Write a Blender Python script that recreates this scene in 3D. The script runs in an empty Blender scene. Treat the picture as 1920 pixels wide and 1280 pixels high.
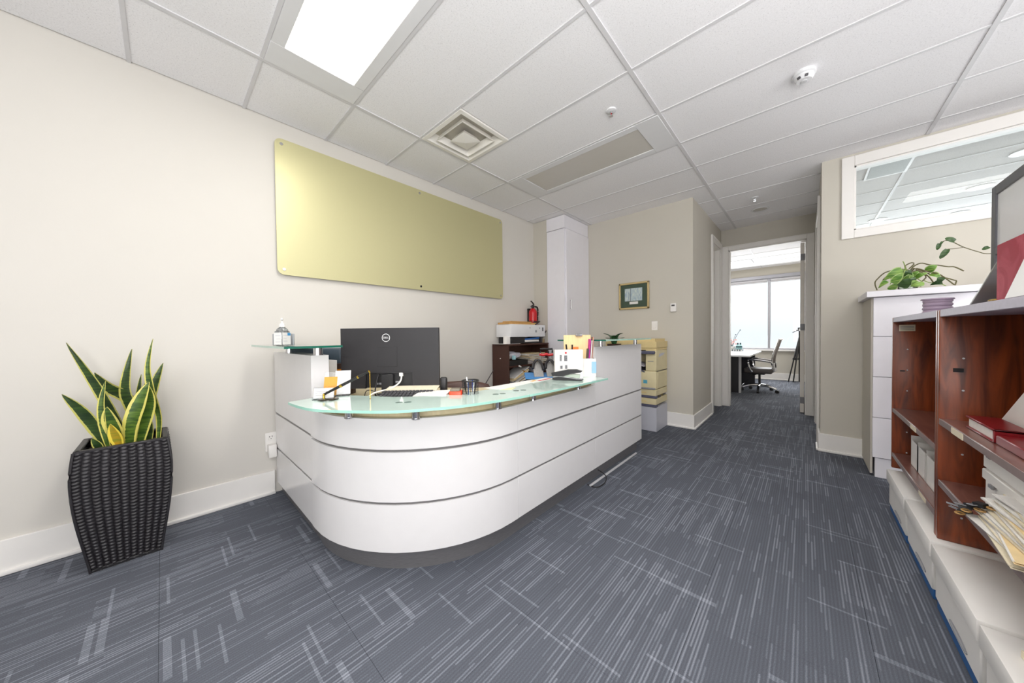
import bpy, bmesh, math, random
from mathutils import Matrix, Vector, Euler
random.seed(7)
PI = math.pi
sc = bpy.context.scene
COL = sc.collection

# ------------------------------------------------------------------ camera
cam_d = bpy.data.cameras.new('camera'); cam = bpy.data.objects.new('camera', cam_d); COL.objects.link(cam)
cam_d.sensor_width = 36.0; cam_d.lens = 600.6 / 1920 * 36.0; cam_d.clip_start = 0.02; cam_d.clip_end = 200
YAW, PIT, ROLL, EYE = .7418, .0173, .0113, 1.1232
_c, _s, _cp, _sp, _cr, _sr = math.cos(YAW), math.sin(YAW), math.cos(PIT), math.sin(PIT), math.cos(ROLL), math.sin(ROLL)
_fw = Vector((_c*_cp, _s*_cp, -_sp)); _r0 = Vector((_s, -_c, 0)); _u0 = Vector((_c*_sp, _s*_sp, _cp))
_R = _r0*_cr - _u0*_sr; _U = _r0*_sr + _u0*_cr
cam.matrix_world = Matrix(((_R.x, _U.x, -_fw.x, 0), (_R.y, _U.y, -_fw.y, 0), (_R.z, _U.z, -_fw.z, EYE), (0, 0, 0, 1)))
sc.camera = cam

# ------------------------------------------------------------------ world, light, exposure
sc.view_settings.view_transform = 'Standard'; sc.view_settings.look = 'None'
sc.view_settings.gamma = 1.0; sc.view_settings.use_curve_mapping = False
sc.view_settings.exposure = -0.07
try:
    sc.cycles.use_denoising = True
    sc.cycles.max_bounces = 8; sc.cycles.diffuse_bounces = 5; sc.cycles.glossy_bounces = 4; sc.cycles.transmission_bounces = 6
    sc.cycles.caustics_reflective = False; sc.cycles.caustics_refractive = False; sc.cycles.sample_clamp_indirect = 6.0
except Exception:
    pass
w = bpy.data.worlds.new('sky'); sc.world = w; w.use_nodes = True
bg = w.node_tree.nodes['Background']; bg.inputs[1].default_value = 1.25
_tc = w.node_tree.nodes.new('ShaderNodeTexCoord'); _sx = w.node_tree.nodes.new('ShaderNodeSeparateXYZ'); _rp = w.node_tree.nodes.new('ShaderNodeValToRGB')
w.node_tree.links.new(_tc.outputs['Generated'], _sx.inputs[0]); w.node_tree.links.new(_sx.outputs[2], _rp.inputs[0]); w.node_tree.links.new(_rp.outputs[0], bg.inputs[0])
_rp.color_ramp.elements[0].position = 0; _rp.color_ramp.elements[0].color = (.84, .87, .93, 1); _rp.color_ramp.elements[1].position = .07; _rp.color_ramp.elements[1].color = (.97, .98, 1, 1)

def area(name, loc, target, sx, sy, power, col=(1, 1, 1)):
    d = bpy.data.lights.new(name, 'AREA'); d.shape = 'RECTANGLE'; d.size = sx; d.size_y = sy; d.energy = power; d.color = col
    o = bpy.data.objects.new(name, d); COL.objects.link(o); o.location = loc
    o.rotation_euler = (Vector(target) - Vector(loc)).to_track_quat('-Z', 'Y').to_euler()
    return o
# daylight fills inside the solid walls, overhead lights, added ceiling fills, daylight of the far offices
area('daylight_fill', (-2.5, -.3, 1.5), (3, .4, 1.5), 4.6, 1.7, 76, (.97, .985, 1))  # unseen window behind the camera, its opening not modelled
area('daylight_fill', (.6, -3.6, 1.6), (1.2, 2, 1.5), 3.6, 1.6, 66, (.97, .985, 1))  # added inside the solid side wall for more light, no window there
area('ceiling_fill', (-.6, -.9, 1.35), (.2, -.3, 2.7), 1.3, 1.3, 82, (1, .99, .98))  # unseen upward area light added to brighten the ceiling
area('side_fill', (1.7, -2.6, 1.4), (1.9, -1.9, 2.7), 1.5, 1.5, 36, (1, .99, .98))  # second unseen uplight added beyond the partition, no lamp stands there
area('overhead_light', (.665, 1.5, 2.66), (.665, 1.5, 0), .36, 1.1, 15, (1, .975, .93))
area('overhead_light', (.665, .02, 2.66), (.665, .02, 0), .36, 1.1, 17, (1, .98, .95))  # added out of view to brighten boxes and carpet, no fixture modelled
area('overhead_light', (-1.37, .0, 2.66), (-1.37, .0, 0), .4, 1.2, 15, (1, .975, .93))  # unseen light added behind the camera, no fixture modelled
area('overhead_light', (2.7, -1.45, 2.66), (2.7, -1.45, 0), .4, 1.2, 15, (1, .975, .93))  # unseen light added behind the partition, no fixture modelled
area('far_window_light', (9.78, 1.2, 1.6), (6, .9, 1.0), 2.4, 1.7, 78, (.96, .98, 1))
area('far_troffer_light', (8.54, 1.3, 2.66), (8.54, 1.3, 0), .4, .8, 26, (1, .98, .95))
area('side_office_light', (9.7, -2, 1.6), (5, -1.5, 2.5), 2.8, 1.7, 190, (.93, .97, 1))

# ------------------------------------------------------------------ materials
def lin(h):
    h = h.lstrip('#'); out = []
    for i in (0, 2, 4):
        v = int(h[i:i+2], 16)/255
        out.append(v/12.92 if v <= .04045 else ((v+.055)/1.055)**2.4)
    return (*out, 1)
def newmat(name):
    m = bpy.data.materials.new(name); m.use_nodes = True
    return m, m.node_tree.nodes, m.node_tree.links, m.node_tree.nodes['Principled BSDF']
def N(ns, t, **kw):
    n = ns.new(t)
    for k, v in kw.items(): setattr(n, k, v)
    return n
MATS = {}
def mat(key, col, rough=.5, metal=0, var=.05, scale=14, bump=0, bscale=120, coat=0, emit=0, trans=0, spec=.5, stretch=None):
    if key in MATS: return MATS[key]
    m, ns, L, p = newmat(key)
    p.inputs['Roughness'].default_value = rough; p.inputs['Metallic'].default_value = metal
    p.inputs['Specular IOR Level'].default_value = spec
    if coat: p.inputs['Coat Weight'].default_value = coat; p.inputs['Coat Roughness'].default_value = .04
    if trans: p.inputs['Transmission Weight'].default_value = trans
    c = lin(col)
    tc = N(ns, 'ShaderNodeTexCoord'); mp = N(ns, 'ShaderNodeMapping'); L.new(tc.outputs['Object'], mp.inputs[0])
    if stretch: mp.inputs['Scale'].default_value = stretch
    nz = N(ns, 'ShaderNodeTexNoise'); nz.inputs['Scale'].default_value = scale; nz.inputs['Detail'].default_value = 3
    L.new(mp.outputs[0], nz.inputs['Vector'])
    rp = N(ns, 'ShaderNodeValToRGB'); L.new(nz.outputs['Fac'], rp.inputs[0])
    rp.color_ramp.elements[0].position = .3; rp.color_ramp.elements[1].position = .7
    rp.color_ramp.elements[0].color = tuple(x*(1-var) for x in c[:3]) + (1,)
    rp.color_ramp.elements[1].color = tuple(min(1, x*(1+var)) for x in c[:3]) + (1,)
    L.new(rp.outputs[0], p.inputs['Base Color'])
    if emit:
        L.new(rp.outputs[0], p.inputs['Emission Color']); p.inputs['Emission Strength'].default_value = emit
    if bump:
        n2 = N(ns, 'ShaderNodeTexNoise'); n2.inputs['Scale'].default_value = bscale; n2.inputs['Detail'].default_value = 2
        L.new(mp.outputs[0], n2.inputs['Vector'])
        b = N(ns, 'ShaderNodeBump'); b.inputs['Strength'].default_value = bump; b.inputs['Distance'].default_value = .004
        L.new(n2.outputs['Fac'], b.inputs['Height']); L.new(b.outputs[0], p.inputs['Normal'])
    MATS[key] = m
    return m
def carpet_mat():
    m, ns, L, p = newmat('carpet'); p.inputs['Roughness'].default_value = .95; p.inputs['Specular IOR Level'].default_value = .15
    geo = N(ns, 'ShaderNodeNewGeometry'); sx = N(ns, 'ShaderNodeSeparateXYZ'); L.new(geo.outputs['Position'], sx.inputs[0])
    def M(op, a, b=None, c=None):
        n = N(ns, 'ShaderNodeMath', operation=op)
        for i, v in enumerate((a, b, c)):
            if v is None: continue
            if isinstance(v, (int, float)): n.inputs[i].default_value = v
            else: L.new(v, n.inputs[i])
        return n.outputs[0]
    X, Y = sx.outputs[0], sx.outputs[1]
    def white(a, b=0.0, seed=0.0):
        cb = N(ns, 'ShaderNodeCombineXYZ')
        for i, v in enumerate((a, b, seed)):
            if isinstance(v, (int, float)): cb.inputs[i].default_value = v
            else: L.new(v, cb.inputs[i])
        wn = N(ns, 'ShaderNodeTexWhiteNoise', noise_dimensions='3D'); L.new(cb.outputs[0], wn.inputs['Vector'])
        return wn.outputs['Value']
    # ribs along X; every rib is lit in cells of its own length, more of them in some blocks than in others
    row = M('FLOOR', M('MULTIPLY', Y, 88.0)); fy = M('FRACT', M('MULTIPLY', Y, 88.0))
    rib = M('MULTIPLY', M('PINGPONG', fy, .5), 2.0)
    xs = M('ADD', M('MULTIPLY', X, 3.6), M('MULTIPLY', white(row, 0, 3.1), 9.0))
    cell = M('FLOOR', xs)
    bx_ = M('FLOOR', M('ADD', M('MULTIPLY', X, 3.1), M('MULTIPLY', white(M('FLOOR', M('MULTIPLY', Y, 8.0)), 0, 2.2), 5.0)))
    band = white(M('FLOOR', M('MULTIPLY', Y, 8.0)), bx_, 8.3)
    lit = M('SUBTRACT', M('ADD', white(row, cell, 1.7), M('MULTIPLY', band, .55)), .50)
    lit = M('MAXIMUM', M('MINIMUM', M('MULTIPLY', lit, 1.25), .9), .26)
    line = M('MULTIPLY', lit, M('SMOOTH_MIN', M('MULTIPLY', rib, 1.1), 1.0, .1))
    colm = M('FLOOR', M('MULTIPLY', X, 30.0)); cy = M('FLOOR', M('ADD', M('MULTIPLY', Y, 4.5), M('MULTIPLY', white(colm, 0, 5.0), 7.0)))
    barw = M('ADD', .35, M('MULTIPLY', M('GREATER_THAN', white(colm, cy, 2.7), .35), .35))
    bar = M('MULTIPLY', M('GREATER_THAN', white(colm, cy, 9.0), .89), M('GREATER_THAN', M('FRACT', M('MULTIPLY', X, 30.0)), barw))
    nz = N(ns, 'ShaderNodeTexNoise'); nz.inputs['Scale'].default_value = 330; nz.inputs['Detail'].default_value = 2
    L.new(geo.outputs['Position'], nz.inputs['Vector'])
    big = N(ns, 'ShaderNodeTexNoise'); big.inputs['Scale'].default_value = 2.2; L.new(geo.outputs['Position'], big.inputs['Vector'])
    v = M('ADD', M('MULTIPLY', line, .46), .16); v = M('ADD', v, M('MULTIPLY', bar, .20))
    v = M('ADD', v, M('MULTIPLY', M('SUBTRACT', nz.outputs['Fac'], .5), .5))
    v = M('ADD', v, M('MULTIPLY', M('SUBTRACT', big.outputs['Fac'], .5), .15))
    rp = N(ns, 'ShaderNodeValToRGB'); L.new(v, rp.inputs[0])
    e = rp.color_ramp.elements; e[0].position = 0; e[0].color = lin('#4a4b52'); e[1].position = .8; e[1].color = lin('#9ca0aa')
    k = rp.color_ramp.elements.new(.3); k.color = lin('#5f636c')
    L.new(rp.outputs[0], p.inputs['Base Color'])
    b = N(ns, 'ShaderNodeBump'); b.inputs['Strength'].default_value = .5; b.inputs['Distance'].default_value = .004
    L.new(v, b.inputs['Height']); L.new(b.outputs[0], p.inputs['Normal'])
    MATS['carpet'] = m; return m
def ceiling_mat():
    m, ns, L, p = newmat('mineral_tile'); p.inputs['Roughness'].default_value = .95; p.inputs['Specular IOR Level'].default_value = .1
    geo = N(ns, 'ShaderNodeNewGeometry')
    n1 = N(ns, 'ShaderNodeTexNoise'); n1.inputs['Scale'].default_value = 150; n1.inputs['Detail'].default_value = 3; L.new(geo.outputs['Position'], n1.inputs['Vector'])
    v = N(ns, 'ShaderNodeTexVoronoi'); v.inputs['Scale'].default_value = 90; L.new(geo.outputs['Position'], v.inputs['Vector'])
    rp = N(ns, 'ShaderNodeValToRGB'); L.new(v.outputs['Distance'], rp.inputs[0])
    rp.color_ramp.elements[0].position = .05; rp.color_ramp.elements[0].color = lin('#cfced0'); rp.color_ramp.elements[1].position = .2; rp.color_ramp.elements[1].color = lin('#f6f5f7')
    mx = N(ns, 'ShaderNodeMixRGB', blend_type='MULTIPLY'); mx.inputs[0].default_value = 1
    r2 = N(ns, 'ShaderNodeValToRGB'); L.new(n1.outputs['Fac'], r2.inputs[0])
    r2.color_ramp.elements[0].position = .3; r2.color_ramp.elements[0].color = (.91, .91, .91, 1); r2.color_ramp.elements[1].position = .6
    L.new(rp.outputs[0], mx.inputs[1]); L.new(r2.outputs[0], mx.inputs[2]); L.new(mx.outputs[0], p.inputs['Base Color'])
    MATS['ceil'] = m; return m
def wood_mat(key, c0, c1, rough=.35, scale=3.0, axis=(9, 9, 1.0), coat=.3):
    m, ns, L, p = newmat(key); p.inputs['Roughness'].default_value = rough; p.inputs['Coat Weight'].default_value = coat; p.inputs['Coat Roughness'].default_value = .2
    geo = N(ns, 'ShaderNodeNewGeometry'); mp = N(ns, 'ShaderNodeMapping'); mp.inputs['Scale'].default_value = axis; L.new(geo.outputs['Position'], mp.inputs[0])
    n = N(ns, 'ShaderNodeTexNoise'); n.inputs['Scale'].default_value = scale; n.inputs['Detail'].default_value = 6; n.inputs['Distortion'].default_value = 1.2; L.new(mp.outputs[0], n.inputs['Vector'])
    rp = N(ns, 'ShaderNodeValToRGB'); L.new(n.outputs['Fac'], rp.inputs[0])
    rp.color_ramp.elements[0].position = .32; rp.color_ramp.elements[0].color = lin(c0); rp.color_ramp.elements[1].position = .68; rp.color_ramp.elements[1].color = lin(c1)
    L.new(rp.outputs[0], p.inputs['Base Color']); MATS[key] = m; return m
def leaf_mat(key, dark, mid, edge, lim=.33):
    m, ns, L, p = newmat(key); p.inputs['Roughness'].default_value = .35
    uv = N(ns, 'ShaderNodeUVMap'); uv.uv_map = 'UVMap'; sx = N(ns, 'ShaderNodeSeparateXYZ'); L.new(uv.outputs[0], sx.inputs[0])
    def M(op, a, b):
        n = N(ns, 'ShaderNodeMath', operation=op)
        for i, v in enumerate((a, b)):
            if isinstance(v, (int, float)): n.inputs[i].default_value = v
            else: L.new(v, n.inputs[i])
        return n.outputs[0]
    geo = N(ns, 'ShaderNodeTexCoord'); nz = N(ns, 'ShaderNodeTexNoise'); nz.inputs['Scale'].default_value = 40; nz.inputs['Detail'].default_value = 4
    mp = N(ns, 'ShaderNodeMapping'); mp.inputs['Scale'].default_value = (.3, .3, 2.2); L.new(geo.outputs['Object'], mp.inputs[0]); L.new(mp.outputs[0], nz.inputs['Vector'])
    rp = N(ns, 'ShaderNodeValToRGB'); L.new(nz.outputs['Fac'], rp.inputs[0]); rp.color_ramp.elements[0].position = .38; rp.color_ramp.elements[0].color = lin(dark); rp.color_ramp.elements[1].position = .66; rp.color_ramp.elements[1].color = lin(mid)
    d = M('ABSOLUTE', M('SUBTRACT', sx.outputs[0], .5), 0.0)
    d2 = M('ADD', d, M('MULTIPLY', M('SUBTRACT', nz.outputs['Fac'], .5), .10))
    mx = N(ns, 'ShaderNodeMixRGB'); L.new(M('GREATER_THAN', d2, lim), mx.inputs[0]); L.new(rp.outputs[0], mx.inputs[1]); mx.inputs[2].default_value = lin(edge)
    L.new(mx.outputs[0], p.inputs['Base Color']); MATS[key] = m; return m
def glass_mat(key, col, rough=0.0, ior=1.45):
    m, ns, L, p = newmat(key); p.inputs['Base Color'].default_value = lin(col); p.inputs['Transmission Weight'].default_value = 1; p.inputs['Roughness'].default_value = rough; p.inputs['IOR'].default_value = ior
    MATS[key] = m; return m
def pane_mat(key, tint):
    # thin window glass: lets light straight through, keeps a faint reflection
    m = bpy.data.materials.new(key); m.use_nodes = True; ns = m.node_tree.nodes; L = m.node_tree.links; ns.clear()
    o = N(ns, 'ShaderNodeOutputMaterial'); t = N(ns, 'ShaderNodeBsdfTransparent'); t.inputs[0].default_value = tint; g = N(ns, 'ShaderNodeBsdfGlossy'); g.inputs['Roughness'].default_value = .02
    fr = N(ns, 'ShaderNodeFresnel'); fr.inputs[0].default_value = 1.3; mx = N(ns, 'ShaderNodeMixShader')
    L.new(fr.outputs[0], mx.inputs[0]); L.new(t.outputs[0], mx.inputs[1]); L.new(g.outputs[0], mx.inputs[2]); L.new(mx.outputs[0], o.inputs[0])
    MATS[key] = m; return m

PAINT = mat('wall_paint', '#d6d2cb', .85, var=.012, scale=2, bump=.04, bscale=300, spec=.25)
PAINT2 = mat('greige_paint', '#cbc6bb', .85, var=.012, scale=2, bump=.04, bscale=300, spec=.25)
TRIM = mat('trim_white', '#efece8', .45, var=.01)
TEE = mat('tee_bar', '#d8d7d9', .6, var=.02)
GLOSS = mat('gloss_white', '#e8e6e6', .16, var=.008, spec=.5)
WHITE = mat('white_laminate', '#eceaf0', .35, var=.01)
STEEL = mat('brushed_steel', '#8b898b', .40, metal=.6, var=.12, scale=30, stretch=(1, 1, 22))
GROOVE = mat('groove_metal', '#7a7878', .4, metal=.25, var=.05)
CHROME = mat('chrome', '#d9d9dc', .08, metal=1, var=.02)
MAPLE = mat('maple_laminate', '#d9cba6', .45, var=.06, scale=20, stretch=(1, 6, 1))
BLACK = mat('black_plastic', '#1d1c1e', .42, var=.05)
BLACK2 = mat('soft_black', '#242225', .5, var=.06)
DARK = mat('dark_grey', '#4b4a4d', .5, var=.06)
GREY = mat('grey_plastic', '#8c8c90', .5, var=.05)
LGREY = mat('light_grey', '#c9c9cb', .5, var=.03)
PAPER = mat('paper_white', '#e6e3df', .8, var=.03, scale=40)
PAPER2 = mat('paper_cream', '#e3d8bf', .8, var=.05, scale=40)
PAPER3 = mat('paper_greyish', '#c9c6cf', .8, var=.08, scale=40)
MANILA = mat('manila', '#e8cf9f', .8, var=.06, scale=30)
KRAFT = mat('kraft', '#c89a5c', .8, var=.08, scale=30)
RED = mat('red_paint', '#c4161f', .3, var=.05)
GOLD = mat('brass', '#c9a545', .25, metal=1, var=.05)
GLASSC = glass_mat('clear_glass', '#eaf5f0', 0, 1.45)
ACRYL = pane_mat('acrylic', (.96, .97, .98, 1))
PANE = pane_mat('pane_glass', (.97, .99, .985, 1))
MINT = mat('mint_glass', '#cfe4da', .07, var=.01, spec=.5, coat=.5)
MINTE = mat('mint_edge', '#a5d8c8', .12, var=.03)
SHELFG = mat('shelf_glass', '#d2e8dd', .03, var=.01, trans=.75)
EDGEG = mat('green_edge', '#1d5f4f', .1, var=.15, scale=20)
EDGEL = mat('pale_edge', '#a9cdbd', .12, var=.05)
CARPET = carpet_mat(); CEIL = ceiling_mat()
MAHOG = wood_mat('mahogany', '#56230f', '#984820', .38, 2.6, (10, 10, 1.2))
MAHOGS = wood_mat('mahogany_shelf', '#6b4038', '#875a4e', .3, 2.6, (1.2, 10, 10))
WALNUT = mat('dark_walnut', '#43261d', .5, var=.08, scale=12)

# ------------------------------------------------------------------ geometry helpers
class G:
    def __init__(s): s.b = bmesh.new(); s.uv = None
    def box(s, x0, x1, y0, y1, z0, z1, bev=0, seg=1, M=None):
        r = bmesh.ops.create_cube(s.b, size=1)
        T = Matrix.Translation(((x0+x1)/2, (y0+y1)/2, (z0+z1)/2)) @ Matrix.Diagonal((abs(x1-x0), abs(y1-y0), abs(z1-z0), 1))
        if M: T = M @ T
        bmesh.ops.transform(s.b, matrix=T, verts=r['verts'])
        if bev:
            es = list({e for v in r['verts'] for e in v.link_edges})
            bmesh.ops.bevel(s.b, geom=es, offset=bev, segments=seg, affect='EDGES', profile=.5)
        return s
    def obox(s, c, size, rot=(0, 0, 0), bev=0, seg=1):
        M = Matrix.Translation(c) @ Euler(rot).to_matrix().to_4x4()
        return s.box(-size[0]/2, size[0]/2, -size[1]/2, size[1]/2, -size[2]/2, size[2]/2, bev, seg, M)
    def cyl(s, p0, p1, r0, r1=None, n=16):
        p0, p1 = Vector(p0), Vector(p1); d = p1-p0; r1 = r0 if r1 is None else r1
        q = Vector((0, 0, 1)).rotation_difference(d).to_matrix().to_4x4()
        bmesh.ops.create_cone(s.b, cap_ends=True, segments=n, radius1=max(r0, 1e-5), radius2=max(r1, 1e-5), depth=d.length, matrix=Matrix.Translation((p0+p1)/2) @ q)
        return s
    def ball(s, c, r, sx=1, sy=1, sz=1, n=12):
        bmesh.ops.create_uvsphere(s.b, u_segments=n, v_segments=max(6, n//2), radius=r, matrix=Matrix.Translation(c) @ Matrix.Diagonal((sx, sy, sz, 1))); return s
    def tube(s, pts, r, n=6, smooth=0):
        pts = [Vector(p) for p in pts]
        if smooth: pts = catmull(pts, smooth)
        rs = r if isinstance(r, (list, tuple)) else [r]*len(pts)
        if len(rs) != len(pts): rs = [rs[0] + (rs[-1]-rs[0])*i/(len(pts)-1) for i in range(len(pts))]
        rings = []; up = Vector((0, 0, 1))
        for i, p in enumerate(pts):
            d = (pts[min(i+1, len(pts)-1)] - pts[max(i-1, 0)]).normalized()
            a = d.cross(up)
            if a.length < .05: a = d.cross(Vector((1, 0, 0)))
            a.normalize(); b = d.cross(a)
            rings.append([s.b.verts.new(p + a*math.cos(t*2*PI/n)*rs[i] + b*math.sin(t*2*PI/n)*rs[i]) for t in range(n)])
        for i in range(len(rings)-1):
            for t in range(n): s.b.faces.new((rings[i][t], rings[i][(t+1) % n], rings[i+1][(t+1) % n], rings[i+1][t]))
        s.b.faces.new(rings[0][::-1]); s.b.faces.new(rings[-1]); return s
    def lathe(s, prof, c=(0, 0, 0), n=24, M=None):
        rings = []
        for r, z in prof:
            rings.append([s.b.verts.new((M or Matrix()) @ (Vector(c) + Vector((r*math.cos(2*PI*t/n), r*math.sin(2*PI*t/n), z)))) for t in range(n)])
        for i in range(len(rings)-1):
            for t in range(n): s.b.faces.new((rings[i][t], rings[i][(t+1) % n], rings[i+1][(t+1) % n], rings[i+1][t]))
        if prof[0][0] > 1e-4: s.b.faces.new(rings[0][::-1])
        if prof[-1][0] > 1e-4: s.b.faces.new(rings[-1])
        return s
    def prism(s, poly, z0, z1, M=None, side_index=None):
        M = M or Matrix()
        a = [s.b.verts.new(M @ Vector((x, y, z0))) for x, y in poly]; b = [s.b.verts.new(M @ Vector((x, y, z1))) for x, y in poly]
        n = len(poly); s.b.faces.new(a[::-1]); s.b.faces.new(b)
        for i in range(n):
            f = s.b.faces.new((a[i], a[(i+1) % n], b[(i+1) % n], b[i]))
            if side_index is not None: f.material_index = side_index(i) if callable(side_index) else side_index
        return s
    def ribbon(s, path, z0, z1, t):
        """a wall of thickness t that follows path (x, y); the path is its outer face"""
        P = [Vector((x, y)) for x, y in path]; inn = []
        for i, p in enumerate(P):
            d = (P[min(i+1, len(P)-1)] - P[max(i-1, 0)]).normalized(); inn.append(p + Vector((-d.y, d.x))*t)
        for i in range(len(P)-1):
            q = [P[i], P[i+1], inn[i+1], inn[i]]
        o0 = [s.b.verts.new((p.x, p.y, z0)) for p in P]; o1 = [s.b.verts.new((p.x, p.y, z1)) for p in P]
        i0 = [s.b.verts.new((p.x, p.y, z0)) for p in inn]; i1 = [s.b.verts.new((p.x, p.y, z1)) for p in inn]
        for i in range(len(P)-1):
            for f in ((o0[i], o0[i+1], o1[i+1], o1[i]), (i0[i+1], i0[i], i1[i], i1[i+1]), (o1[i], o1[i+1], i1[i+1], i1[i]), (o0[i+1], o0[i], i0[i], i0[i+1])): s.b.faces.new(f)
        s.b.faces.new((o0[0], o1[0], i1[0], i0[0])); s.b.faces.new((o1[-1], o0[-1], i0[-1], i1[-1])); return s
    def quadpoly(s, pts): s.b.faces.new([s.b.verts.new(p) for p in pts]); return s
    def leaf(s, spine, width, face, fold=.25, wprof=None, thick=.0016, smooth=3):
        """a leaf: spine points, full width, direction its upper side faces"""
        if s.uv is None: s.uv = s.b.loops.layers.uv.new('UVMap')
        pts = catmull([Vector(p) for p in spine], smooth); n = len(pts); F = Vector(face).normalized()
        wprof = wprof or (lambda t: max(.03, math.sin(PI*min(1, .18+.82*t)**1.0)**.7))
        rows = []; us = (0, .13, .5, .87, 1, .5)
        for i, p in enumerate(pts):
            t = i/(n-1); d = (pts[min(i+1, n-1)]-pts[max(i-1, 0)]).normalized(); a = d.cross(F).normalized(); nn = a.cross(d).normalized()
            w = width*wprof(t)/2
            rows.append([s.b.verts.new(p + a*w*x + nn*z) for x, z in ((-1, fold*w), (-.74, .72*fold*w+thick*.3), (0, 0), (.74, .72*fold*w+thick*.3), (1, fold*w), (0, -thick*1.6))])
        ring = (0, 1, 2, 3, 4, 5)
        for i in range(n-1):
            for k in range(6):
                k2 = (k+1) % 6; f = s.b.faces.new((rows[i][k], rows[i][k2], rows[i+1][k2], rows[i+1][k])); f.smooth = True
                uu = (us[k], us[k2], us[k2], us[k])
                if k == 4: uu = (1, .75, .75, 1)
                if k == 5: uu = (.25, 0, 0, .25)
                for l, u, v in zip(f.loops, uu, (i, i, i+1, i+1)): l[s.uv].uv = (u, v/(n-1))
        for r in (rows[0], rows[-1]):
            try: s.b.faces.new(r)
            except ValueError: pass
        return s
def catmull(P, k):
    out = []
    for i in range(len(P)-1):
        a, b, c, d = P[max(i-1, 0)], P[i], P[i+1], P[min(i+2, len(P)-1)]
        for j in range(k):
            t = j/k; out.append(.5*((2*b)+(c-a)*t+(2*a-5*b+4*c-d)*t*t+(3*b-a-3*c+d)*t**3))
    out.append(P[-1]); return out
ORIGIN = {}
def mesh_of(name, g, mats, off=None, smooth=False):
    bmesh.ops.recalc_face_normals(g.b, faces=g.b.faces)
    if off is not None: bmesh.ops.translate(g.b, vec=-Vector(off), verts=g.b.verts)
    me = bpy.data.meshes.new(name); g.b.to_mesh(me); g.b.free()
    for m in (mats if isinstance(mats, (list, tuple)) else [mats]): me.materials.append(m)
    if smooth:
        for f in me.polygons: f.use_smooth = True
        try: me.set_sharp_from_angle(angle=math.radians(38))
        except Exception: pass
    return me
def link(name, me, parent=None):
    o = bpy.data.objects.new(name, me); COL.objects.link(o)
    if parent is not None: o.parent = parent; ORIGIN[o] = ORIGIN[parent]
    return o
def thing(name, label, cat, loc=(0, 0, 0), rz=0, group=None):
    o = bpy.data.objects.new(name, None); COL.objects.link(o); o.location = loc; o.rotation_euler = (0, 0, rz); o.empty_display_size = .05
    o['label'] = label; o['category'] = cat
    if group: o['group'] = group
    ORIGIN[o] = Vector(loc) if not rz else None
    return o
def part(name, g, m, parent, label=None, smooth=True, kind=None, local=False):
    """a part in world coordinates (local=True, or a turned thing: in the thing's own frame)"""
    off = ORIGIN[parent]; o = link(name, mesh_of(name, g, m, None if (local or off is None) else off, smooth), parent)
    if label: o['label'] = label
    if kind: o['kind'] = kind
    return o
def solo(name, g, m, label, cat, group=None, smooth=True, kind=None):
    zs = [v.co.copy() for v in g.b.verts]; n = len(zs)
    off = Vector((sum(v.x for v in zs)/n, sum(v.y for v in zs)/n, min(v.z for v in zs)))
    o = link(name, mesh_of(name, g, m, off, smooth)); o.location = off; ORIGIN[o] = off
    o['label'] = label; o['category'] = cat
    if group: o['group'] = group
    if kind: o['kind'] = kind
    return o
def struct(name, g, m, parent=None, smooth=False):
    o = link(name, mesh_of(name, g, m, None, smooth), None)
    if parent is None: ORIGIN[o] = Vector((0, 0, 0)); o['kind'] = 'structure'
    else: o.parent = parent; ORIGIN[o] = Vector((0, 0, 0))
    return o
def copy_tree(o, parent=None):
    c = o.copy(); COL.objects.link(c)
    if parent is not None: c.parent = parent
    ORIGIN[c] = ORIGIN.get(o)
    for ch in list(o.children): copy_tree(ch, c)
    return c
def text(name, body, size, M, m, parent, ex=.0004):
    d = bpy.data.curves.new(name, 'FONT'); d.body = body; d.size = size; d.extrude = ex; d.align_x = 'CENTER'; d.align_y = 'CENTER'; d.materials.append(m)
    tmp = bpy.data.objects.new(name, d); COL.objects.link(tmp)
    me = bpy.data.meshes.new_from_object(tmp.evaluated_get(bpy.context.evaluated_depsgraph_get())); bpy.data.objects.remove(tmp)
    me.transform(M @ Matrix.Translation((0, 0, .0006))); me.materials.clear(); me.materials.append(m)
    return link(name, me, parent)
def axes(x, y, z, o):
    x, y, z, o = Vector(x), Vector(y), Vector(z), Vector(o)
    return Matrix(((x.x, y.x, z.x, o.x), (x.y, y.y, z.y, o.y), (x.z, y.z, z.z, o.z), (0, 0, 0, 1)))

# ================================================================== setting
H = 2.709; WY = 2.858; XR = 4.209; YH = .973; XE = 5.91; YR = -.108; XO = 9.91; XB = -2.6; YB = -3.7
# floor of carpet tiles
fl = struct('floor', G().box(XB-.1, 10.1, YB-.1, 3.2, -.12, -.006), DARK)
tm = mesh_of('carpet_tile', G().box(-.2495, .2495, -.2495, .2495, -.006, 0), CARPET)
for i in range(26):
    for j in range(14):
        x, y = -2.532+.25 + .5*i, -3.68+.25 + .5*j
        if x > 9.9: continue
        if x < -1.3 and y < .2: continue
        o = bpy.data.objects.new('carpet_tile', tm); COL.objects.link(o); o.parent = fl; o.location = (x, y, 0)
struct('floor_margin', G().box(XB-.1, 10.1, YB-.1, -3.68, -.006, 0).box(XB-.1, -1.28, -3.68, .33, -.006, -.0005).box(9.95, 10.1, -3.68, 3.2, -.006, 0), CARPET)
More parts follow.
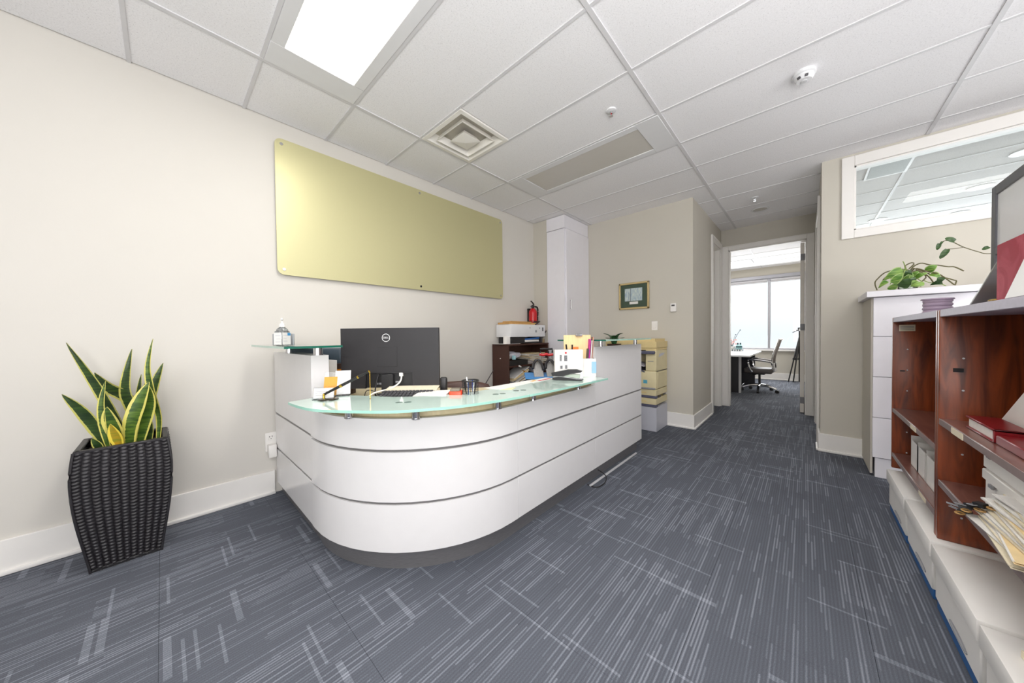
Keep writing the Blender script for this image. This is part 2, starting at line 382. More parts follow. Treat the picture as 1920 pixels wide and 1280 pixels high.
# ceiling: slab, T-bar grid, lay-in tiles
ce = struct('ceiling', G().box(XB-.1, 10.1, YB-.1, 3.2, H+.05, H+.15), TEE)
BX = lambda i: -.0974 + .508*i
AY = [2.858, 2.280, .7826, -.721, -2.224, -3.727]
LIGHT_CELLS = {(1, 1), (5, 1)}
tiles = {}
def ctile(x0, x1, y0, y1, z=H+.005):
    k = (round(x1-x0, 3), round(y1-y0, 3))
    if k not in tiles: tiles[k] = mesh_of('ceiling_tile', G().box(-k[0]/2, k[0]/2, -k[1]/2, k[1]/2, 0, .016, .0015), CEIL)
    o = bpy.data.objects.new('ceiling_tile', tiles[k]); COL.objects.link(o); o.parent = ce; o.location = ((x0+x1)/2, (y0+y1)/2, z)
for i in range(-5, 20):
    for j in range(5):
        x0, x1, y1, y0 = BX(i)+.008, BX(i+1)-.008, AY[j]-.008, AY[j+1]+.008
        if (i, j) in LIGHT_CELLS: continue
        if (i, j) == (3, 1): y1 = 1.772
        if i == 17 and j == 1: y1 = .86
        ctile(x0, x1, y0, y1)
g = G()
for y in AY[1:-1]: g.box(XB, 10, y-.012, y+.012, H-.001, H+.03)
struct('ceiling_main_tee', g, TEE, ce)
for i in range(-5, 21):
    struct('ceiling_cross_tee', G().box(BX(i)-.009, BX(i)+.009, YB, WY, H, H+.028), TEE, ce)
# walls
def wallbox(name, *b, m=PAINT):
    g = G()
    for q in b: g.box(*q)
    return struct(name, g, m)
wallbox('wall_left', (XB, XR+.1, WY, WY+.1, 0, H+.04))
wallbox('wall_corner', (3.595, XR, 2.627, WY, 0, H), m=PAINT2)
wallbox('wall_rear', (XR, XR+.1, YH, WY, 0, H+.04), m=PAINT2)
DX0, DX1, DZ = 5.27, 5.82, 2.42
wallbox('wall_hall_left', (XR+.1, DX0, YH, YH+.11, 0, H+.04), (DX1, XE, YH, YH+.11, 0, H+.04), (DX0, DX1, YH, YH+.11, DZ, H+.04), m=PAINT2)
wallbox('wall_end', (XE, XE+.11, .877, 3.0, 0, H+.04), (XE, XE+.11, -.3, -.01, 0, H+.04), (XE, XE+.11, -.01, .877, 2.392, H+.04), m=PAINT2)
RX0, RX1 = 4.58, 5.42
wallbox('wall_hall_right', (XR+.1, RX0, YR-.1, YR, 0, H+.04), (RX1, XE, YR-.1, YR, 0, H+.04), (RX0, RX1, YR-.1, YR, 2.4, H+.04), m=PAINT2)
WZ0, WZ1, WYa, WYb = 2.035, 2.603, -.317, -2.3
wallbox('wall_right', (XR-.003, XR+.1, YR, WYa, 0, H+.04), (XR-.003, XR+.1, WYb, YB, 0, H+.04), (XR-.003, XR+.1, WYa, WYb, 0, WZ0), (XR-.003, XR+.1, WYa, WYb, WZ1, H+.04), m=PAINT2)
wallbox('wall_partition', (XE+.11, XO, -.3, -.2, 0, H+.04), m=PAINT2)
wallbox('wall_far_left', (XE+.11, XO, 2.9, 3.0, 0, H+.04), m=PAINT2)
wallbox('wall_outer', (XO, XO+.12, YB, 3, 0, .722), (XO, XO+.12, YB, 3, 2.52, H+.04), (XO, XO+.12, -.5, -.0, .722, 2.52), (XO, XO+.12, 2.7, 3, .722, 2.52), (XO, XO+.12, YB, -3.5, .722, 2.52), m=PAINT2)
wallbox('wall_back', (XB-.1, XB, YB, WY+.1, 0, H+.04))
wallbox('wall_side', (XB-.1, XO, YB-.1, YB, 0, H+.04))
# baseboards
def base(name, x0, x1, y0, y1, dx=0, dy=0):
    """board plus quarter round; dx, dy point into the room"""
    g = G(); g.box(min(x0, x0+dx*.016), max(x1, x1+dx*.016), min(y0, y0+dy*.016), max(y1, y1+dy*.016), 0, .168, .003)
    g.box(min(x0, x0+dx*.03), max(x1, x1+dx*.03), min(y0, y0+dy*.03), max(y1, y1+dy*.03), 0, .022, .006, 2)
    return struct(name, g, TRIM, smooth=True)
base('baseboard_left', XB, .535, WY, WY, 0, -1)
base('baseboard_rear', XR, XR, YH-.016, 2.33, -1, 0)
base('baseboard_hall_left', XR-.016, 5.165, YH, YH, 0, -1)
base('baseboard_right', XR-.003, XR-.003, -.41, YR+.016, -1, 0)
base('baseboard_hall_right', XR-.016, 4.44, YR, YR, 0, 1)
base('baseboard_end', XE, XE, -.108, -.085, -1, 0)
base('baseboard_far', XO, XO, -.2, 2.9, -1, 0)
# doorway at the end of the hall: casing, jambs, open door leaf
def casing(name, g): return struct(name, g, TRIM, smooth=True)
t = .018
casing('trim_1', G().box(XE-t, XE, .877, .957, 0, 2.452, .003).box(XE-t-.006, XE, .945, .960, 0, 2.455, .003).box(XE-t, XE, -.083, -.01, 0, 2.452, .003).box(XE-t-.006, XE, -.087, -.073, 0, 2.455, .003)
       .box(XE-t, XE, -.01, .877, 2.392, 2.452, .003).box(XE-t-.006, XE, -.087, .96, 2.443, 2.458, .003).box(XE, XE+.11, .862, .877, 0, 2.392).box(XE, XE+.11, -.01, .005, 0, 2.392).box(XE, XE+.11, -.01, .877, 2.377, 2.392))
DOORM = mat('door_paint', '#e4dfd8', .5, var=.01)
d1 = struct('door_1', G().box(6.02, 6.86, .012, .056, .008, 2.37, .003), DOORM, smooth=True)
for z in (2.17, .18, 1.2): struct('hinge', G().box(6.016, 6.022, .014, .054, z-.045, z+.045).cyl((6.014, .012, z-.045), (6.014, .012, z+.045), .006, n=8), GREY, d1, smooth=True)
struct('lever_handle', G().cyl((6.78, .056, 1.16), (6.78, .075, 1.16), .026).tube([(6.78, .07, 1.16), (6.78, .11, 1.16), (6.75, .115, 1.16), (6.67, .115, 1.16)], .009), CHROME, d1, smooth=True)
# doorway in the left side of the hall, its door shut deep in the frame
casing('trim_2', G().box(5.173, DX0, YH-t, YH, 0, 2.5, .003).box(5.170, 5.185, YH-t-.006, YH, 0, 2.5, .003).box(DX1, 5.9, YH-t, YH, 0, 2.5, .003).box(DX0, DX1, YH-t, YH, DZ, 2.5, .003).box(5.17, 5.9, YH-t-.006, YH, 2.487, 2.502, .003)
       .box(DX0, DX0+.015, YH, YH+.11, 0, DZ).box(DX1-.015, DX1, YH, YH+.11, 0, DZ).box(DX0, DX1, YH, YH+.11, DZ-.015, DZ))
d2 = struct('door_2', G().box(DX0+.018, DX1-.018, YH+.07, YH+.108, .01, DZ-.018, .002), DOORM, smooth=True)
struct('lever_handle', G().cyl((DX0+.07, YH+.07, 1.1), (DX0+.07, YH+.055, 1.1), .024).tube([(DX0+.07, YH+.06, 1.1), (DX0+.07, YH+.03, 1.1), (DX0+.16, YH+.03, 1.1)], .008), CHROME, d2, smooth=True)
# doorway in the right side of the hall
casing('trim_3', G().box(4.46, RX0, YR, YR+t, 0, 2.49, .003).box(4.455, 4.475, YR, YR+t+.006, 0, 2.49, .003).box(RX1, 5.52, YR, YR+t, 0, 2.49, .003).box(5.505, 5.525, YR, YR+t+.006, 0, 2.49, .003).box(RX0, RX1, YR, YR+t, 2.4, 2.49, .003)
       .box(RX0, RX0+.015, YR-.1, YR, 0, 2.4).box(RX1-.015, RX1, YR-.1, YR, 0, 2.4).box(RX0, RX1, YR-.1, YR, 2.385, 2.4))
d3 = struct('door_3', G().box(RX0+.018, RX1-.018, YR-.09, YR-.05, .01, 2.38, .002), DOORM, smooth=True)
struct('lever_handle', G().cyl((RX1-.08, YR-.05, 1.1), (RX1-.08, YR-.035, 1.1), .024).tube([(RX1-.08, YR-.04, 1.1), (RX1-.08, YR+.0, 1.1), (RX1-.18, YR, 1.1)], .008), CHROME, d3, smooth=True)
# clerestory window into the side office
wi = struct('window_1', G().box(XR-.022, XR, -.237, WYa, 1.963, 2.692, .003).box(XR-.022, XR, WYb, WYb-.08, 1.963, 2.692, .003).box(XR-.022, XR, WYb, WYa, 1.963, WZ0, .003).box(XR-.022, XR, WYb, WYa, WZ1, 2.692, .003)
            .box(XR-.003, XR+.1, WYa-.012, WYa, WZ0, WZ1).box(XR-.003, XR+.1, WYb, WYb+.012, WZ0, WZ1).box(XR-.003, XR+.1, WYb, WYa, WZ0, WZ0+.012).box(XR-.003, XR+.1, WYb, WYa, WZ1-.012, WZ1), TRIM, smooth=True)
struct('pane', G().box(XR+.05, XR+.056, WYb+.012, WYa-.012, WZ0+.012, WZ1-.012), PANE, wi)
# office window at the far end and its twin in the side office
ALU = mat('window_aluminium', '#a9a9b0', .45, metal=.3, var=.03)
def office_window(name, y0, y1, mulls):
    g = G()
    for a, b in ((y0, y0+.05), (y1-.05, y1)): g.box(XO, XO+.07, a, b, .722, 2.52, .003)
    g.box(XO-.01, XO+.08, y0, y1, .722, .76, .003).box(XO, XO+.07, y0, y1, 2.40, 2.52, .003).box(XO-.03, XO, y0, y1, 2.44, 2.52, .003)
    for m in mulls: g.box(XO-.005, XO+.07, m-.025, m+.025, .76, 2.40, .003)
    wn = struct(name, g, ALU, smooth=True)
    ed = [y0+.05] + list(mulls) + [y1-.05]
    for k in range(len(ed)-1): struct('pane', G().box(XO+.035, XO+.041, ed[k]+(.025 if k else 0), ed[k+1]-(.025 if k < len(ed)-2 else 0), .76, 2.40), PANE, wn)
    return wn
wn2 = office_window('window_2', -.0, 2.7, (.65, 1.65))
struct('window_sill', G().box(XO-.06, XO+.02, -.02, 2.72, .69, .722, .004), TRIM, wn2, smooth=True)
BL = mat('blind_fabric', '#c9c8cc', .8, var=.02)
for k, (a, b) in enumerate(((.06, .62), (.68, 1.62), (1.68, 2.64))): struct('roller_blind', G().cyl((XO-.0, a, 2.40), (XO-.0, b, 2.40), .028, n=10).box(XO-.002, XO+.002, a, b, 2.345, 2.40), BL, wn2, smooth=True)
office_window('window_3', -3.5, -.5, (-1.5, -2.5))

# ================================================================== fixed things on ceiling and walls
LENS_ON = mat('lens_on', '#fffaf0', .5, var=.005, emit=2.6)
LENS_OFF = mat('lens_off', '#cfcbc4', .35, var=.01)
FIX = mat('fixture_white', '#e4e4e6', .5, var=.01)
def troffer(label, i, on, y1=2.27, y0=.793, lens=None, cat='ceiling light'):
    x0, x1 = BX(i)+.01, BX(i+1)-.01; xm, ym = (x0+x1)/2, (y0+y1)/2
    t = thing('ceiling_light', label, cat, (xm, ym, H-.003))
    a, b = x0+.063, x1-.063; c, d = y0+.17, y1-.17
    part('fixture_frame', G().box(x0, x1, y0, c, H-.003, H+.03, .002).box(x0, x1, d, y1, H-.003, H+.03, .002).box(x0, a, c, d, H-.003, H+.03, .002).box(b, x1, c, d, H-.003, H+.03, .002), FIX, t)
    part('diffuser_lens', G().box(a+.002, b-.002, c+.002, d-.002, H+.002, H+.012, .001), LENS_ON if on else LENS_OFF, t, 'glowing white lens' if on else 'unlit grey lens')
    return t
troffer('lit white recessed ceiling light panel above the reception area', 1, True)
troffer('unlit grey recessed ceiling light panel near the rear wall', 5, False)
troffer('lit ceiling light seen through the far office doorway', 17, True, 1.72, .87)
# supply diffuser
t = thing('air_diffuser', 'square white ceiling air diffuser with stepped cones above gold board', 'vent', (1.681, 2.02, H-.01))
cx, cy = 1.681, 2.024; VENT = mat('vent_white', '#efece6', .5, var=.02); VDK = mat('vent_dark', '#c9c4ba', .8, var=.05)
def ring(g, h0, z0, h1, z1):
    for k in range(4):
        a, b = PI/4+k*PI/2, PI/4+(k+1)*PI/2; r2 = math.sqrt(2)
        P = lambda an, h, z: (cx+math.cos(an)*h*r2, cy+math.sin(an)*h*r2, z)
        g.quadpoly([P(a, h0, z0), P(b, h0, z0), P(b, h1, z1), P(a, h1, z1)])
    return g
g = G(); ring(g, .245, H-.004, .215, H-.006); ring(g, .215, H-.006, .205, H+.004); ring(g, .245, H-.004, .245, H+.02); ring(g, .205, H+.004, .17, H+.05)
part('outer_frame', g, VENT, t, smooth=False)
g = G(); ring(g, .165, H-.012, .14, H+.035); ring(g, .165, H-.012, .158, H-.012); ring(g, .158, H-.012, .135, H+.03); part('louver_cone', g, VENT, t, smooth=False)
g = G(); ring(g, .085, H-.016, .06, H+.02); ring(g, .085, H-.016, .0, H-.03); part('louver_core', g, VENT, t, smooth=False)
part('plenum', G().box(cx-.2, cx+.2, cy-.2, cy+.2, H+.045, H+.05), VDK, t, 'dark throat')
# sprinklers, smoke detector, downlight
def sprinkler(x, y, label, red):
    t = thing('sprinkler', label, 'sprinkler', (x, y, H-.04), group='ceiling sprinklers')
    part('escutcheon', G().lathe([(.036, 0), (.034, -.008), (.02, -.012)], (x, y, H+.004)), FIX, t)
    part('sprinkler_head', G().cyl((x, y, H), (x, y, H-.02), .01, n=10).tube([(x-.01, y, H-.012), (x-.012, y, H-.028), (x, y, H-.036)], .0025).tube([(x+.01, y, H-.012), (x+.012, y, H-.028), (x, y, H-.036)], .0025).cyl((x, y, H-.036), (x, y, H-.039), .013, n=12), CHROME, t)
    part('glass_bulb', G().cyl((x, y, H-.02), (x, y, H-.035), .0035, n=8), RED if red else DARK, t)
sprinkler(2.18, 1.02, 'small ceiling sprinkler with red bulb beside the unlit ceiling panel', True)
sprinkler(4.72, .444, 'small ceiling sprinkler over the hall next to the round downlight', False)
x, y = 2.69, .012
t = thing('smoke_detector', 'round white smoke detector on the ceiling', 'smoke detector', (x, y, H-.045))
part('detector_base', G().lathe([(.055, .005), (.056, -.012), (.05, -.016)], (x, y, H)), FIX, t)
part('detector_head', G().lathe([(.048, -.014), (.047, -.03), (.036, -.044), (.0, -.046)], (x, y, H)), FIX, t)
for a in (2.6, 3.4): part('detector_slot', G().obox((x+.042*math.cos(a), y+.042*math.sin(a), H-.034), (.012, .016, .014), (0, .6, a)), DARK, t, 'dark sensing slot')
part('detector_cap', G().lathe([(.016, -.044), (.015, -.05), (0, -.051)], (x, y, H), 16), LGREY, t)
def downlight(x, y, label, grp=None, lit=False):
    t = thing('downlight', label, 'downlight', (x, y, H-.01), group=grp)
    part('trim_ring', G().lathe([(.095, .004), (.096, -.004), (.075, -.004), (.07, .02), (.085, .03)], (x, y, H), 28), FIX, t)
    part('reflector', G().lathe([(.072, -.001), (.06, .04), (.035, .05)], (x, y, H), 24), CHROME if not lit else LENS_ON, t)
    part('lamp', G().lathe([(.03, .045), (.032, .01), (0, .005)], (x, y, H), 16), LENS_ON if lit else GREY, t)
downlight(5.216, .436, 'round chrome recessed downlight in the hall ceiling')
for x, y, lb in ((6.9, -.75, 'round ceiling light behind the clerestory glass, nearest its lower left corner'), (7.28, -1.52, 'round ceiling light behind the clerestory glass, low beside the partition top'), (6.15, -1.42, 'round ceiling light behind the clerestory glass, mid pane beside the partition corner'), (5.22, -1.45, 'round ceiling light behind the clerestory glass, at the frame edge')):
    downlight(x, y, lb, 'ceiling lights of the side office', True)
t = thing('return_grille', 'grey perforated ceiling grille behind the clerestory glass', 'vent', (4.75, -.6, H-.005))
part('grille_frame', G().box(4.475, 5.0, -.73, -.44, H-.006, H+.004, .001), FIX, t)
part('grille_face', G().box(4.5, 4.97, -.71, -.46, H-.008, H-.005), mat('perforated_grey', '#a7abab', .6, var=.15, scale=240), t, 'grey perforated face')

# gold board
GOLDB, ns, L, p = newmat('gold_board'); p.inputs['Base Color'].default_value = lin('#cbc69a'); p.inputs['Metallic'].default_value = .45; p.inputs['Roughness'].default_value = .42
tc = N(ns, 'ShaderNodeTexCoord'); mp = N(ns, 'ShaderNodeMapping'); mp.inputs['Scale'].default_value = (1, 1, 60); L.new(tc.outputs['Object'], mp.inputs[0])
nz = N(ns, 'ShaderNodeTexNoise'); nz.inputs['Scale'].default_value = 4; nz.inputs['Detail'].default_value = 4; L.new(mp.outputs[0], nz.inputs['Vector'])
rp = N(ns, 'ShaderNodeMapRange'); rp.inputs[3].default_value = .36; rp.inputs[4].default_value = .5; L.new(nz.outputs['Fac'], rp.inputs[0]); L.new(rp.outputs[0], p.inputs['Roughness'])
gx0, gx1, gz0, gz1, gy = .575, 2.927, 1.592, 2.583, 2.828
t = thing('sign_board', 'large blank brushed gold rectangular board on the left wall above desk', 'sign board', ((gx0+gx1)/2, WY-.002, gz0))
r = .045; poly = []
for cxx, czz, a0 in ((gx1-r, gz0+r, -90), (gx1-r, gz1-r, 0), (gx0+r, gz1-r, 90), (gx0+r, gz0+r, 180)):
    for k in range(7): a = math.radians(a0+15*k); poly.append((cxx+r*math.cos(a), czz+r*math.sin(a)))
part('gold_panel', G().prism(poly, 0, .006, axes((1, 0, 0), (0, 0, 1), (0, 1, 0), (0, gy, 0))), GOLDB, t, smooth=False)
for sx_, sz_ in ((gx0+.04, gz1-.04), (gx0+.04, gz0+.04), (gx1-.04, gz1-.04), (gx1-.04, gz0+.04), ((gx0+gx1)/2, gz1-.035), ((gx0+gx1)/2, gz0+.035)):
    part('standoff_screw', G().cyl((sx_, gy-.006, sz_), (sx_, WY-.001, sz_), .011, n=12), CHROME, t)

# framed print, thermostat, switch, outlet
t = thing('framed_picture', 'gold framed landscape print with green mat on rear wall', 'picture', (XR-.001, 1.667, 1.455))
FRG = mat('frame_gold', '#cdb88a', .35, metal=.5, var=.06)
y0, y1, z0, z1 = 1.467, 1.866, 1.457, 1.808; fw_ = .026
g = G().box(XR-.026, XR-.001, y0, y0+fw_, z0, z1, .006).box(XR-.026, XR-.001, y1-fw_, y1, z0, z1, .006).box(XR-.026, XR-.001, y0, y1, z0, z0+fw_, .006).box(XR-.026, XR-.001, y0, y1, z1-fw_, z1, .006)
part('picture_frame', g, FRG, t)
part('mat_board', G().box(XR-.014, XR-.001, y0+fw_, y1-fw_, z0+fw_, z1-fw_), mat('green_mat', '#3f5040', .7, var=.05), t, 'dark green mat')
m, ns, L, p = newmat('misty_print'); p.inputs['Roughness'].default_value = .5
tc = N(ns, 'ShaderNodeTexCoord'); mp = N(ns, 'ShaderNodeMapping'); mp.inputs['Scale'].default_value = (1, 26, 6); L.new(tc.outputs['Object'], mp.inputs[0])
nz = N(ns, 'ShaderNodeTexNoise'); nz.inputs['Scale'].default_value = 3; nz.inputs['Detail'].default_value = 4; L.new(mp.outputs[0], nz.inputs['Vector'])
rp = N(ns, 'ShaderNodeValToRGB'); L.new(nz.outputs['Fac'], rp.inputs[0]); rp.color_ramp.elements[0].position = .3; rp.color_ramp.elements[0].color = lin('#8aa2ba'); rp.color_ramp.elements[1].position = .7; rp.color_ramp.elements[1].color = lin('#d3dccf')
L.new(rp.outputs[0], p.inputs['Base Color'])
part('print', G().box(XR-.016, XR-.0135, 1.555, 1.785, 1.566, 1.732), m, t, 'misty pale blue print')
part('tree_trunk', G().box(XR-.0168, XR-.0158, 1.706, 1.711, 1.568, 1.73).box(XR-.0168, XR-.0158, 1.728, 1.731, 1.568, 1.68), DARK, t, 'thin dark painted trunks')
part('title_plate', G().box(XR-.0165, XR-.0135, 1.61, 1.722, 1.524, 1.556), PAPER, t, 'small white title label')
t = thing('thermostat', 'white wall thermostat with small dark display on rear wall', 'thermostat', (XR-.001, 1.182, 1.395))
part('housing', G().box(XR-.028, XR-.001, 1.15, 1.215, 1.394, 1.496, .004, 2), TRIM, t); part('display', G().box(XR-.03, XR-.027, 1.165, 1.2, 1.462, 1.48), DARK, t, 'dark display'); part('cover_flap', G().box(XR-.031, XR-.027, 1.154, 1.211, 1.398, 1.448, .002), TRIM, t)
t = thing('light_switch', 'white rocker light switch plate on rear wall below picture', 'switch', (XR-.001, 1.407, 1.175))
part('plate', G().box(XR-.007, XR-.001, 1.371, 1.443, 1.174, 1.29, .002), TRIM, t); part('rocker', G().box(XR-.012, XR-.006, 1.39, 1.424, 1.2, 1.265, .002), TRIM, t)
t = thing('wall_outlet', 'white double wall outlet plate low beside the desk end', 'outlet', (.515, WY-.001, .285))
part('plate', G().box(.483, .55, WY-.007, WY-.001, .31, .445, .002), TRIM, t)
part('socket', G().box(.5, .534, WY-.01, WY-.006, .388, .43, .003), TRIM, t); part('socket', G().box(.5, .534, WY-.01, WY-.006, .322, .364, .003), TRIM, t)
part('socket_slot', G().box(.507, .510, WY-.0108, WY-.009, .41, .422).box(.522, .525, WY-.0108, WY-.009, .41, .422).cyl((.5165, WY-.009, .4), (.5165, WY-.0108, .4), .003, n=8), BLACK, t, 'dark slots')
solo('plug_adapter', G().box(.493, .541, WY-.06, WY-.011, .275, .365, .005, 2), TRIM, 'white plug-in adapter in the lower socket of the outlet', 'adapter')

# ================================================================== reception desk
desk = thing('reception_desk', 'curved gloss white reception desk with grey metal strips and glass counter', 'desk', (1.6, 1.9, 0))
CXc, CYc, RC = 1.28, 1.93, .745
curve = [(.535, 1.985)] + [(CXc-RC*math.cos(math.radians(a)), CYc-RC*math.sin(math.radians(a))) for a in range(0, 91, 6)] + [(1.3325, 1.185)]
rows = [(.1, .3265), (.3405, .578), (.592, .738)]
ZT = .738
for k, (z0, z1) in enumerate(rows):
    part('curved_panel', G().ribbon(curve, z0, z1, .022), GLOSS, desk)
    part('front_panel', G().box(1.3345, 2.2285, 1.185, 1.207, z0, z1, .0008), GLOSS, desk)
    part('front_panel', G().box(2.2305, 3.163, 1.185, 1.207, z0, z1 if k < 2 else 1.032, .0008), GLOSS, desk)
    part('end_panel', G().box(.5445, .562, 1.99, 2.838, z0 if k else .085, z1 if k < 2 else 1.028, .0008), GLOSS, desk)
inner = [(x + (.012 if x < .6 else 0), y) for x, y in curve]
cin = [(.549, 2.838), (.549, 1.985)] + [(CXc-(RC-.009)*math.cos(math.radians(a)), CYc-(RC-.009)*math.sin(math.radians(a))) for a in range(0, 91, 6)] + [(3.160, 1.194)]
for z in (.3265, .578): part('metal_strip', G().ribbon(cin, z-.004, z+.018, .012), GROOVE, desk, 'dark grey metal inlay strip')
kick = [(.575, 2.838), (.575, 1.985)] + [(CXc-(RC-.035)*math.cos(math.radians(a)), CYc-(RC-.035)*math.sin(math.radians(a))) for a in range(0, 91, 6)] + [(3.12, 1.22)]
part('kick_plate', G().ribbon(kick, 0, .098, .016), STEEL, desk, 'brushed dark steel plinth')
# high end blocks behind the panels
part('end_post', G().box(.562, .635, 1.992, 2.838, .1, 1.028, .001).box(.5445, .5625, 1.9905, 1.9925, .592, 1.028), GLOSS, desk)
part('end_post', G().box(2.2305, 3.163, 1.2075, 1.222, .1, 1.032, .001).box(3.10, 3.163, 1.223, 1.62, .1, .73, .001), GLOSS, desk)
part('carcass', G().ribbon([(.5575, 1.985)] + [(CXc-(RC-.0225)*math.cos(math.radians(a)), CYc-(RC-.0225)*math.sin(math.radians(a))) for a in range(0, 91, 6)] + [(2.23, 1.2075)], .1, .737, .016), MAPLE, desk, 'maple coloured inside face')
part('ledge_board', G().ribbon([(.60, 1.985)] + [(CXc-(RC-.062)*math.cos(math.radians(a)), CYc-(RC-.062)*math.sin(math.radians(a))) for a in range(0, 91, 6)] + [(2.226, 1.247)], .70, .796, .012), MAPLE, desk, 'pale maple upstand under the glass')
# worktop
wt = [(.637, 2.836), (.637, 1.99)] + [(CXc-(RC-.075)*math.cos(math.radians(a)), CYc-(RC-.075)*math.sin(math.radians(a))) for a in range(6, 91, 6)] + [(2.228, 1.262), (3.098, 1.262), (3.098, 1.62), (1.75, 1.62), (1.45, 1.8), (1.3, 2.2), (1.3, 2.836)]
part('worktop', G().prism(wt, .726, .752), MAPLE, desk, 'pale maple work surface')
# mint glass counter on standoffs, in two leaves
GT, GTH = .815, .012
outer = catmull([Vector((x, y, 0)) for x, y in [(.405, 1.847), (.412, 1.721), (.436, 1.59), (.488, 1.488), (.548, 1.401), (.608, 1.321), (.674, 1.257), (.764, 1.203), (.879, 1.146), (1.062, 1.098), (1.298, 1.065), (1.607, 1.048), (2.144, 1.039)]], 5)
innr = catmull([Vector((x, y, 0)) for x, y in [(.573, 1.895), (.645, 1.85), (.726, 1.706), (.825, 1.545), (.927, 1.459), (1.06, 1.392), (1.207, 1.362), (1.40, 1.352), (1.75, 1.35), (2.144, 1.345)]], 5)
def split(pts, xcut):
    a = [p for p in pts if p.x <= xcut]; b = [p for p in pts if p.x > xcut]
    t_ = (xcut-a[-1].x)/(b[0].x-a[-1].x); q = a[-1].lerp(b[0], t_); return a+[q], [q]+b
oa, ob_ = split(outer, 1.295); ia, ib = split(innr, 1.295)
def rim(pts):
    return [(p.x, p.y) for p in pts]
for o_, i_ in ((oa, ia), (ob_, ib)):
    o2 = [p.copy() for p in o_]; i2 = [p.copy() for p in i_]
    if o_ is oa: o2[-1].x -= .0015; i2[-1].x -= .0015
    else: o2[0].x += .0015; i2[0].x += .0015
    part('glass_counter', G().prism(rim(o2)+rim(i2)[::-1], GT-GTH, GT, None, 1), [MINT, MINTE], desk, 'frosted mint glass counter', smooth=False)
def standoff(x, y, z0, z1, r=.019):
    part('standoff', G().cyl((x, y, z0), (x, y, z1), r, n=20).cyl((x, y, z0-.0015), (x, y, z0+.004), r*1.12, n=20), CHROME, desk, 'chrome standoff')
for x, y in ((.60, 1.62), (.80, 1.352), (1.20, 1.196+.012), (1.50, 1.209), (2.02, 1.209)):
    standoff(x, y, .7385, GT-GTH-.0006)
DISC = mat('glass_disc', '#8fa59c', .25, metal=.4, var=.04)
for x, y in ((.748, 1.412), (.778, 1.385), (1.188, 1.21), (1.225, 1.195), (1.338, 1.2), (1.378, 1.18)):
    part('counter_disc', G().cyl((x, y, GT+.0004), (x, y, GT+.0012), .017, n=20), DISC, desk, 'grey disc on the glass')
part('end_bracket', G().box(2.10, 2.226, 1.19, 1.21, .775, .802, .001), DARK, desk, 'dark bracket under the glass end')
# raised clear glass shelves
def shelf(poly, z, dark):
    part('glass_shelf', G().prism(poly, z-.012, z, None, lambda i: 1 if i in dark else 2), [SHELFG, EDGEG, EDGEL], desk, 'clear glass shelf with green edges', smooth=False)  # light on the glass edges painted in: pale sides lit, dark ones not
shelf([(.402, 1.885), (.672, 1.885), (.672, 2.70), (.402, 2.735)], 1.083, (0,))
shelf([(2.19, 1.075), (3.12, 1.075), (3.16, 1.10), (3.165, 1.30), (2.19, 1.50)], 1.089, (4,))
for x, y in ((.594, 2.035), (.585, 2.60)): standoff(x, y, 1.029, 1.0705, .023)
for x, y in ((2.36, 1.2035), (3.06, 1.2035)): standoff(x, y, 1.033, 1.0765, .0175)
solo('power_cable', G().tube([(2.13, 1.2, .004), (2.13, 1.13, .006), (2.2, 1.10, .02), (2.27, 1.12, .04), (2.30, 1.17, .05), (2.30, 1.205, .06)], .004, 6, 5), BLACK, 'thin black cable looping out from under the desk plinth', 'cable')
solo('floor_raceway', G().box(2.12, 3.0, 1.165, 1.183, .0005, .012, .003), LGREY, 'thin pale cable cover strip on the carpet along the desk', 'cable cover')

# ================================================================== things on the glass shelves and counter
# sanitizer
CLRP = mat('clear_plastic', '#eef2f2', .06, var=.01, trans=.85)
bx, by, bz = .45, 2.14, 1.0835
t = thing('sanitizer_bottle', 'clear pump sanitizer bottle with white label on left glass shelf', 'bottle', (bx, by, bz), math.radians(38))
part('bottle_body', G().box(-.031, .031, -.024, .024, .001, .082, .008, 3).lathe([(.03, .078), (.026, .092), (.014, .102), (.013, .108)], n=20), CLRP, t)
part('front_label', G().box(-.0285, .0285, -.0258, -.0245, .006, .072), PAPER, t, 'white printed label')
part('side_label', G().box(-.0328, -.0315, -.022, .022, .006, .072), PAPER, t, 'white side label'); part('label_print', G().box(.006, .026, -.0268, -.0258, .056, .071), mat('label_blue', '#3f8fc4', .6), t, 'blue label print')
part('label_lines', G().box(-.024, .004, -.0266, -.0258, .056, .059).box(-.024, .0, -.0266, -.0258, .04, .043).box(-.024, .004, -.0266, -.0258, .024, .027).box(-.0338, -.0328, -.018, .012, .054, .058).box(-.0338, -.0328, -.018, .006, .036, .039).box(-.0338, -.0328, -.018, .012, .02, .023), LGREY, t, 'faint grey text lines')
part('pump', G().cyl((0, 0, .104), (0, 0, .124), .015, .011, 16).cyl((0, 0, .122), (0, 0, .142), .005, n=10).tube([(0, 0, .142), (-.012, -.01, .148), (-.026, -.02, .146), (-.03, -.024, .14)], .0052, 8), TRIM, t, 'white pump head'); part('dip_tube', G().cyl((0, 0, .01), (0, 0, .104), .003, n=8), TRIM, t)
solo('silver_card_holder', G().obox((.468, 2.2, 1.0835+.034), (.12, .012, .067), (0, 0, -.8), .004, 2), mat('silver_plastic', '#b6b9bc', .3, metal=.4), 'small silver grey holder directly behind the sanitizer bottle', 'holder')
